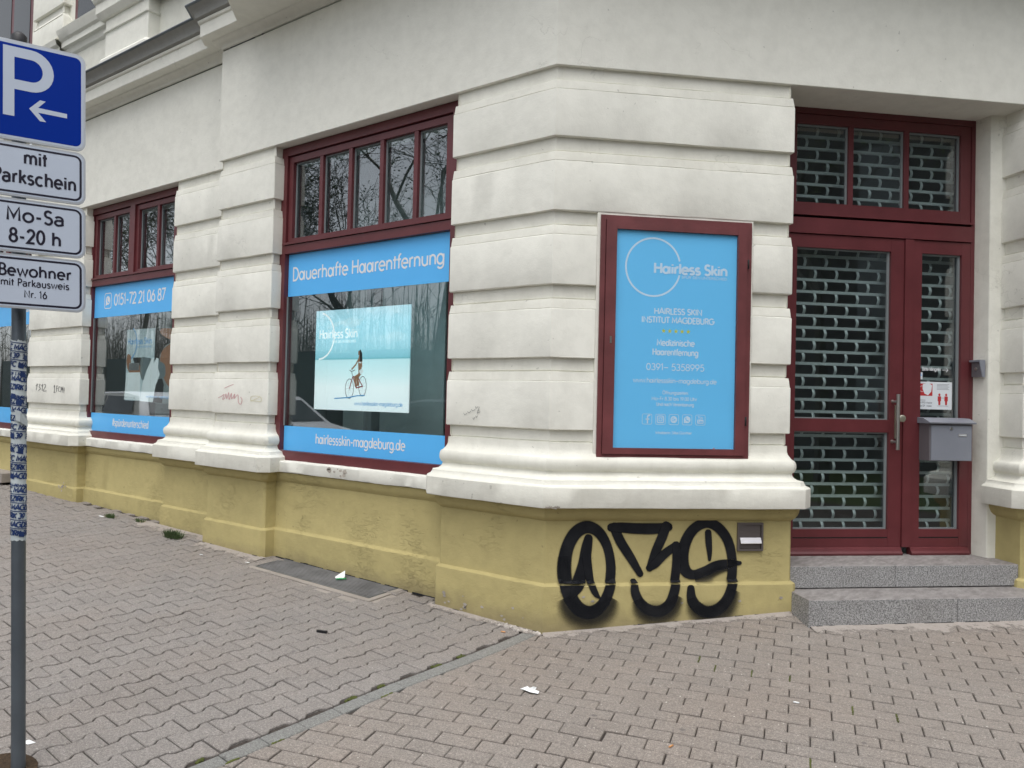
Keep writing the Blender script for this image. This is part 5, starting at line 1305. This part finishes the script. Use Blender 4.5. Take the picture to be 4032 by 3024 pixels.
# ------------------------------------------------------------------ weeds, moss, litter
def weed(name, x, y, r_, n, label, dry=3):
    T_ = empty(name, (x, y, gh(x, y)), label, 'weed'); m = MB()
    rn = random.Random(int(x*100))
    for i in range(n):
        a = rn.random()*6.28; rad = r_*rn.random()**.7; bx, by = x+rad*math.cos(a)*1.6, y+rad*math.sin(a)*.6; h = r_*(.5+.5*rn.random())
        ex, ey = bx+rn.gauss(0, r_*.35), by+rn.gauss(0, r_*.35); z0 = gh(bx, by)-.002; w = .0025+.002*rn.random()
        mx, my = (bx+ex)/2, (by+ey)/2
        m.poly([(bx-w, by, z0), (bx+w, by, z0), (mx+w*1.4, my, z0+h*.6), (mx-w*1.4, my, z0+h*.6)]); m.poly([(mx-w*1.4, my, z0+h*.6), (mx+w*1.4, my, z0+h*.6), (ex, ey, z0+h*(.8+.3*rn.random()))])
    adopt(m.build('leaf_blades', GREEN, None), T_)
    m = MB()
    for i in range(dry):
        a = rn.random()*6.28; p = Vector((x, y, gh(x, y)+.012)); pts = [p+Vector((math.cos(a)*k*r_*.5, math.sin(a)*k*r_*.4, .008*math.sin(k*1.5))) for k in range(4)]; m.tube(pts, .0016, 4)
    adopt(m.build('dry_stalks', DRY, None), T_)
weed('pavement_weed', -4.25, -.115, .085, 240, 'dark green weed tuft on the paving below the stepped pier')
weed('pavement_weed', -5.62, -.05, .055, 110, 'left one of two flat weeds on the paving in front of the phone number window', 5)
weed('pavement_weed', -5.15, .03, .050, 60, 'right one of two flat weeds on the paving in front of the phone number window', 5)
m = MB(); rn = random.Random(9)
def mossy(p, L, W, n):
    for i in range(n):
        t = rn.uniform(-.5, .5); c = Vector(p)+ke*(t*L)+kn*rn.gauss(0, W*.4); r_ = .003+.005*rn.random()
        b_ = bmesh.ops.create_icosphere(m.bm, subdivisions=1, radius=r_, matrix=Matrix.Translation((c.x, c.y, gh(c.x, c.y)-.003+r_*.2)))
for k in range(-11, 5):
    t = .02+.2*k+.1; c = K0+ke*t+kn*(KW+.012)
    if rn.random() < .7: mossy(c, rn.uniform(.03, .085), .015, rn.randint(20, 60))
for k in range(-10, 4):
    if rn.random() < .5: mossy(K0+ke*(.2*k+rn.random()*.1)+kn*(-.002), .07, .004, 20)
for u_, v_ in ((2.0, -.55), (1.45, -.3), (1.26, -.25), (1.0, -.12), (.9, -.3), (1.75, -.6), (2.2, -1.05), (1.5, -1.15)):
    kk = round((v_+1.165)/.1); jj = round((u_-.794)/.2); uu = .794+.2*jj+(.1 if kk % 2 else 0); vv = -1.165+.1*kk+.05
    for i in range(40):
        c = be*(uu+rn.gauss(0, .0022))+bn*(vv+rn.uniform(-.045, .045)); r_ = .002+.003*rn.random()
        bmesh.ops.create_icosphere(m.bm, subdivisions=1, radius=r_, matrix=Matrix.Translation((c.x, c.y, gh(c.x, c.y)-.004)))
tag(m.build('moss', MOSS), 'green moss growing along the edging strip joints', 'moss', kind='stuff')

def crumple(name, x, y, pts, mat, label, cat, h=.012):
    m = MB(); rn = random.Random(int(1000*x)); z = gh(x, y)+.002
    c = m.bm.verts.new((x, y, z+h)); V = [m.bm.verts.new((x+px, y+py, z+rn.random()*h*.7)) for px, py in pts]; Vm = [m.bm.verts.new((x+px*.5, y+py*.5, z+rn.random()*h*1.3)) for px, py in pts]
    for i in range(len(V)):
        j = (i+1) % len(V); m.bm.faces.new((c, Vm[i], Vm[j])); m.bm.faces.new((Vm[i], V[i], V[j], Vm[j]))
    return tag(m.build(name, mat), label, cat)
crumple('paper_tissue', .46, -.80, [(-.055, -.012), (-.02, -.022), (.02, -.028), (.06, -.008), (.05, .014), (.018, .012), (.012, .045), (.0, .014), (-.035, .006)], TISSUE, 'crumpled white tissue on the brick paving in front of the corner', 'tissue', .018)
crumple('paper_scrap', -5.75, -.08, [(-.05, -.012), (.05, -.012), (.05, .014), (-.05, .014)], TISSUE, 'small white paper scrap on the paving left of the weeds', 'paper scrap', .004)
crumple('paper_scrap', -1.02, -2.62, [(-.025, -.02), (.03, -.012), (.035, .02), (-.02, .014)], TISSUE, 'small white paper scrap on the paving left of the sign pole foot', 'paper scrap', .004)
crumple('paper_scrap', -2.92, -.20, [(-.03, -.006), (.03, -.004), (.03, .008), (-.03, .006)], TISSUE, 'thin white paper strip beside the left end of the cellar grating', 'paper scrap', .003)
m = MB(); m.box(Fr((-1.09, -.90, gh(-1.09, -.9)), (.94, .34, 0), (.34, -.94, 0)), -.035, .035, -.008, .008, .001, .014); tag(m.build('plastic_clip', BLACKP, bevel=.005), 'small black plastic piece lying on the grey paving', 'litter')
# torn clear cup on the grating
CP = empty('plastic_cup', (-1.93, -.05, gh(-1.93, -.05)+.006), 'torn pale plastic cup with green rim on the cellar grating', 'cup')
m = MB(); z = gh(-1.93, -.05)+.008
m.poly([(-1.99, -.03, z+.002), (-1.95, .035, z+.045), (-1.88, -.03, z+.012)]); m.poly([(-1.99, -.03, z+.002), (-1.88, -.03, z+.012), (-1.90, -.075, z+.002), (-1.96, -.06, z)])
adopt(m.build('cup_side', TISSUE, None, fixn=False), CP)
m = MB(); m.tube([(-1.915, -.085, z+.002), (-1.875, -.07, z+.010), (-1.855, -.035, z+.006)], .007, 6); adopt(m.build('cup_rim', CUPG, None), CP)
for i, (x, y, a, lb) in enumerate(((-.20, -.17, .3, 'orange cigarette butt beside the chipped corner of the plinth'), (1.30, -.88, 1.4, 'orange cigarette butt in a brick joint in front of the steps'), (-3.45, -.30, .5, 'pale cigarette butt on the paving before the pink scribble pier'), (1.62, -.10, .2, 'pale cigarette butt on the bricks before the lower step'))):
    m = MB(); m.tube([(x-.014*math.cos(a), y-.014*math.sin(a), gh(x, y)+.005), (x+.014*math.cos(a), y+.014*math.sin(a), gh(x, y)+.005)], .004, 8)
    tag(m.build('cigarette_butt', BUTT if i < 2 else TISSUE), lb, 'cigarette butt')
# dirt patch round the pole foot
m = MB(); n = 22
m.poly([(POLEXY[0]-.05+.15*math.cos(2*math.pi*i/n)*(1+.3*nz(i, 0, 0)), POLEXY[1]-.02+.10*math.sin(2*math.pi*i/n)*(1+.3*nz(0, i, 0)), PZ+.012) for i in range(n)])
o = m.build('earth_patch', M_ground('dark_earth', (.035, .025, .018), (.09, .06, .035), 60)); tag(o, kind='structure')
weed('pavement_weed', POLEXY[0]+.09, POLEXY[1]-.06, .025, 40, 'tiny green weed at the foot of the sign pole', 1)

# ================================================================== STREET BEHIND THE CAMERA (seen only in the glass)
sheet('ground', -180, 180, -180, 180, 2, 2, lambda x, y: -.32, PARK)
sheet('road', -120, 120, -11.5, -4.75, 2, 1, lambda x, y: -.20, ASPH)
m = MB(); m.box(FA, -120, 120, 4.72, 4.86, -.42, -.13); tag(m.build('kerb', CURB, bevel=.01), kind='structure')
m = MB(); m.box(FA, -120, 60, 11.5, 14.0, -.44, -.08); tag(m.build('far_pavement', CURB), kind='structure')
def car(name, x, y, body, label, L=4.2):
    T_ = empty(name, (x, y, -.36), label, 'car'); W = 1.74; z = -.36
    prof = [(-L/2, .35), (-L/2+.03, .75), (-L/2+.10, .98), (-L/2+.45, 1.42), (-L/2+1.1, 1.50), (.1, 1.48), (.85, 1.0), (L/2-.25, .84), (L/2-.02, .62), (L/2, .35)]
    def ring_(yy, ins): return [(x+a*(1-.02*ins), y+yy, z+b-(.0 if b < 1 else .0)) for a, b in prof]
    m = MB(); S_ = [(-W/2, 1), (W/2, 1)]
    lo = [(x+a, y, z+b) for a, b in prof]
    secs = []
    for yy in (-W/2, -W/2+.10, W/2-.10, W/2):
        edge = abs(yy) > W/2-.05
        secs.append([m.bm.verts.new((x+a*(.985 if edge else 1), y+(yy if b < 1.05 else yy*(.80 if edge else .82)), z+(b if not edge else b-.03))) for a, b in prof])
    for i in range(3):
        for k in range(len(prof)-1): m.bm.faces.new((secs[i][k], secs[i][k+1], secs[i+1][k+1], secs[i+1][k]))
        m.bm.faces.new((secs[i][0], secs[i+1][0], secs[i+1][-1], secs[i][-1]))
    for s_ in (secs[0], secs[-1]): m.bm.faces.new(s_)
    adopt(m.build('car_body', body, None, bevel=.02, seg=2, sharp=50), T_)
    for sy in (-1, 1):
        for pts in ([(-L/2+.45, 1.02), (-L/2+.62, 1.38), (-.25, 1.40), (-.25, 1.02)], [(-.18, 1.02), (-.18, 1.40), (.10, 1.38), (.62, 1.02)]):
            m = MB(); m.poly([(x+a, y+sy*(W/2-(.0 if b < 1.1 else .155)+.012), z+b) for a, b in pts]); adopt(m.build('side_window', CARG, None), T_)
    m = MB(); m.poly([(x-L/2+.09, y-.62, z+1.02), (x-L/2+.40, y-.52, z+1.38), (x-L/2+.40, y+.52, z+1.38), (x-L/2+.09, y+.62, z+1.02)]); adopt(m.build('rear_window', CARG, None), T_)
    m = MB(); m.poly([(x+.16, y-.60, z+1.44), (x+.84, y-.68, z+1.03), (x+.84, y+.68, z+1.03), (x+.16, y+.60, z+1.44)]); adopt(m.build('windscreen', CARG, None), T_)
    for sy in (-1, 1):
        m = MB(); m.hexa([(x-L/2-.01, y+sy*.62-.12, z+.72), (x-L/2+.1, y+sy*.62-.12, z+.72), (x-L/2+.1, y+sy*.62+.12, z+.72), (x-L/2-.01, y+sy*.62+.12, z+.72), (x-L/2+.03, y+sy*.62-.12, z+.95), (x-L/2+.1, y+sy*.62-.12, z+.95), (x-L/2+.1, y+sy*.62+.12, z+.95), (x-L/2+.03, y+sy*.62+.12, z+.95)]); adopt(m.build('tail_light', TAIL, None), T_)
        for wx in (-L/2+.8, L/2-.8):
            m = MB(); m.tube([(x+wx, y+sy*(W/2-.18), z+.31), (x+wx, y+sy*(W/2+.01), z+.31)], .31, 20); wo_ = adopt(m.build('wheel', TYRE, None, sharp=40), T_)
            m = MB(); m.tube([(x+wx, y+sy*(W/2), z+.31), (x+wx, y+sy*(W/2+.02), z+.31)], .2, 14); o = m.build('rim', STEEL, None, sharp=40); o.parent = wo_; o.matrix_parent_inverse = (Matrix.Translation(T_.location) @ wo_.matrix_parent_inverse).inverted()
    m = MB(); m.box(Fr((x-L/2-.012, y, z), (0, 1, 0), (-1, 0, 0)), -.26, .26, -.005, .005, .50, .61); adopt(m.build('number_plate', PAPER, None), T_)
    # cars point towards -x in the street: turn the thing round its own base where needed
    return T_
c1 = car('parked_car', 0, -5.95, CARW, 'white parked hatchback farthest along the kerb, mirrored in the phone number window'); c1.location.x = -18.2; c1.rotation_euler.z = math.pi
c2 = car('parked_car', 0, -5.95, CARW, 'white parked hatchback mirrored at the left of the large shop window'); c2.location.x = -11.6
c3 = car('parked_car', 0, -5.95, CARD, 'dark grey parked hatchback mirrored at the right of the large shop window'); c3.location.x = -5.2
for c in (c1, c2, c3): c['group'] = 'cars parked along the kerb'; c.location.z = -.20; c.scale = (1.1, 1.08, 1.14)
# fence beyond the road
FN = empty('street_fence', (-15, -17, -.2), 'long solid green grey fence across the road, mirrored in the glass', 'fence')
for i in range(30):
    x = -58+2.5*i; m = MB(); m.box(FA, x, x+2.42, 17, 17.06, -.4, 3.35+.05*math.sin(i*3)); adopt(m.build('fence_panel', FENCEM, None), FN)
    m = MB(); m.box(FA, x-.09, x, 16.96, 17.10, -.4, 3.45); adopt(m.build('fence_post', BARK, None), FN)
# house across the side street, mirrored in the door glass
HB = empty('side_street_house', (19, 2, -.3), 'dark plastered house across the side street, mirrored in the door', 'building')
HM = M_plain('dark_grey_render', (.10, .105, .10), .9, var=.2, bscale=8)
m = MB(); m.box(Fr((0, 0, 0), (0, 1, 0), (1, 0, 0)), -22, 24, 19, 30, -.4, 13); adopt(m.build('house_wall', HM, None), HB)
for i in range(12):
    for j in range(4):
        m = MB(); m.box(Fr((0, 0, 0), (0, 1, 0), (1, 0, 0)), -20+3.6*i, -18.7+3.6*i, 18.97, 19.02, .9+3.1*j, 2.8+3.1*j); w_ = adopt(m.build('house_window', SEAL, None), HB)
# trees
def tree(x, y, H, seed, label, lean=0, fork=.42, spread=1.0, twigs=1.0, leaves=900, r0=.2):
    T_ = empty('street_tree', (x, y, -.45), label, 'tree', 'bare spring trees across the street'); rn = random.Random(seed)
    mt = MB(); mc = MB(); tips = []
    def grow(p, d, L, r_, lev):
        n = 4 if lev < 3 else 2; pts = [p.copy()]; rs_ = [r_]
        for k in range(n):
            d = (d+Vector((rn.gauss(0, .14), rn.gauss(0, .14), rn.gauss(.04, .08)))*(1 if lev else .35)).normalized()
            p = p+d*L/n; pts.append(p.copy()); rs_.append(max(.009, r_*(1-.45*(k+1)/n)))
        (mt if lev == 0 else mc).tube(pts, rs_, 8 if lev < 2 else (4 if lev < 4 else 3), cap=False)
        if lev >= 6 or r_ < .0035: tips.append(p.copy()); return
        nb = (3 if lev == 0 else rn.choice((3, 4))) if lev < 4 else int(3*twigs)
        for b in range(nb):
            k = n if b == 0 or lev == 0 else rn.randint(1, n); base = pts[k]
            ax = Vector((rn.gauss(0, 1), rn.gauss(0, 1), rn.gauss(.15, .5))).normalized()
            nd = (d*(.9 if b == 0 else .55)+ax*.62*spread).normalized()
            grow(base, nd, L*rn.uniform(.58, .80), rs_[k]*(.82 if b == 0 else rn.uniform(.48, .68)), lev+1)
    grow(Vector((x, y, -.45)), Vector((lean, 0, 1)).normalized(), H*fork, r0, 0)
    adopt(mt.build('trunk', BARK, None, fixn=False), T_)
    ml = MB()
    for i in range(leaves):
        if not tips: break
        c = rn.choice(tips)+Vector((rn.gauss(0, .12), rn.gauss(0, .12), rn.gauss(0, .12))); s_ = rn.uniform(.03, .07); a = Vector((rn.gauss(0, 1), rn.gauss(0, 1), rn.gauss(0, 1))).normalized()*s_; b = a.orthogonal().normalized()*s_*.6
        ml.poly([c-a, c+b, c+a, c-b])
    adopt(mc.build('crown', BARK, None, fixn=False), T_)
    adopt(ml.build('young_leaves', LEAF, None, fixn=False), T_)
tree(-12.9, -12.2, 14, 2, 'tallest leaning tree across the road with a low fork', .05, .40, 1.0, 1.3, 1500, .26)
tree(-16.6, -13.0, 13, 5, 'spreading tree across the road with long level branches', -.03, .34, 1.2, 1.3, 1500, .22)
tree(-21.5, -12.4, 13, 8, 'dense young tree behind the farthest parked car', 0, .36, 1.1, 1.3, 2500, .2)
tree(-28.0, -13.5, 13, 12, 'leafy tree at the far end of the fence', 0, .36, 1.1, 1.3, 3000, .2)
tree(-9.5, -14.5, 14, 21, 'slim upright tree behind the dark parked car', 0, .45, .9, 1.2, 800, .18)
tree(-35.5, -15, 15, 33, 'distant tree beyond the end of the fence', 0, .40, 1.1, 1.3, 3000, .22)
m = MB(); rn = random.Random(77)
for i in range(1500):
    x, y = rn.uniform(-75, 2), rn.uniform(-34, -20.5); h = rn.uniform(4, 8.5)*(1 if x < -8 else .8); r_ = rn.uniform(.02, .075); lx = rn.gauss(0, .5)
    m.tube([(x, y, -.4), (x+lx*.4, y, h*.5), (x+lx, y, h)], [r_, r_*.7, .008], 3, cap=False)
    for j in range(5):
        z0 = h*rn.uniform(.2, .9); a = rn.gauss(0, 1.1); m.tube([(x+lx*z0/h, y, z0), (x+lx*z0/h+a, y+rn.gauss(0, .6), z0+rn.uniform(.3, 1.6))], [.018, .006], 3, cap=False)
tag(m.build('woodland', BARK, fixn=False), 'bare woodland thicket behind the fence across the road', 'woodland', kind='stuff')
tree(-44, -16, 14, 51, 'tree far down the street, the nearer of the last two', 0, .38, 1.1, 1.3, 2500, .22)
tree(-55, -15, 14, 57, 'last tree far down the street', 0, .38, 1.1, 1.3, 2500, .22)
tree(15.5, -2, 12, 41, 'tree on the side street mirrored in the door', 0, .4, 1.1, 1.2, 3000, .2)
tree(14.5, 6, 12, 44, 'second tree on the side street, nearer the corner house', 0, .4, 1.1, 1.2, 3000, .2)
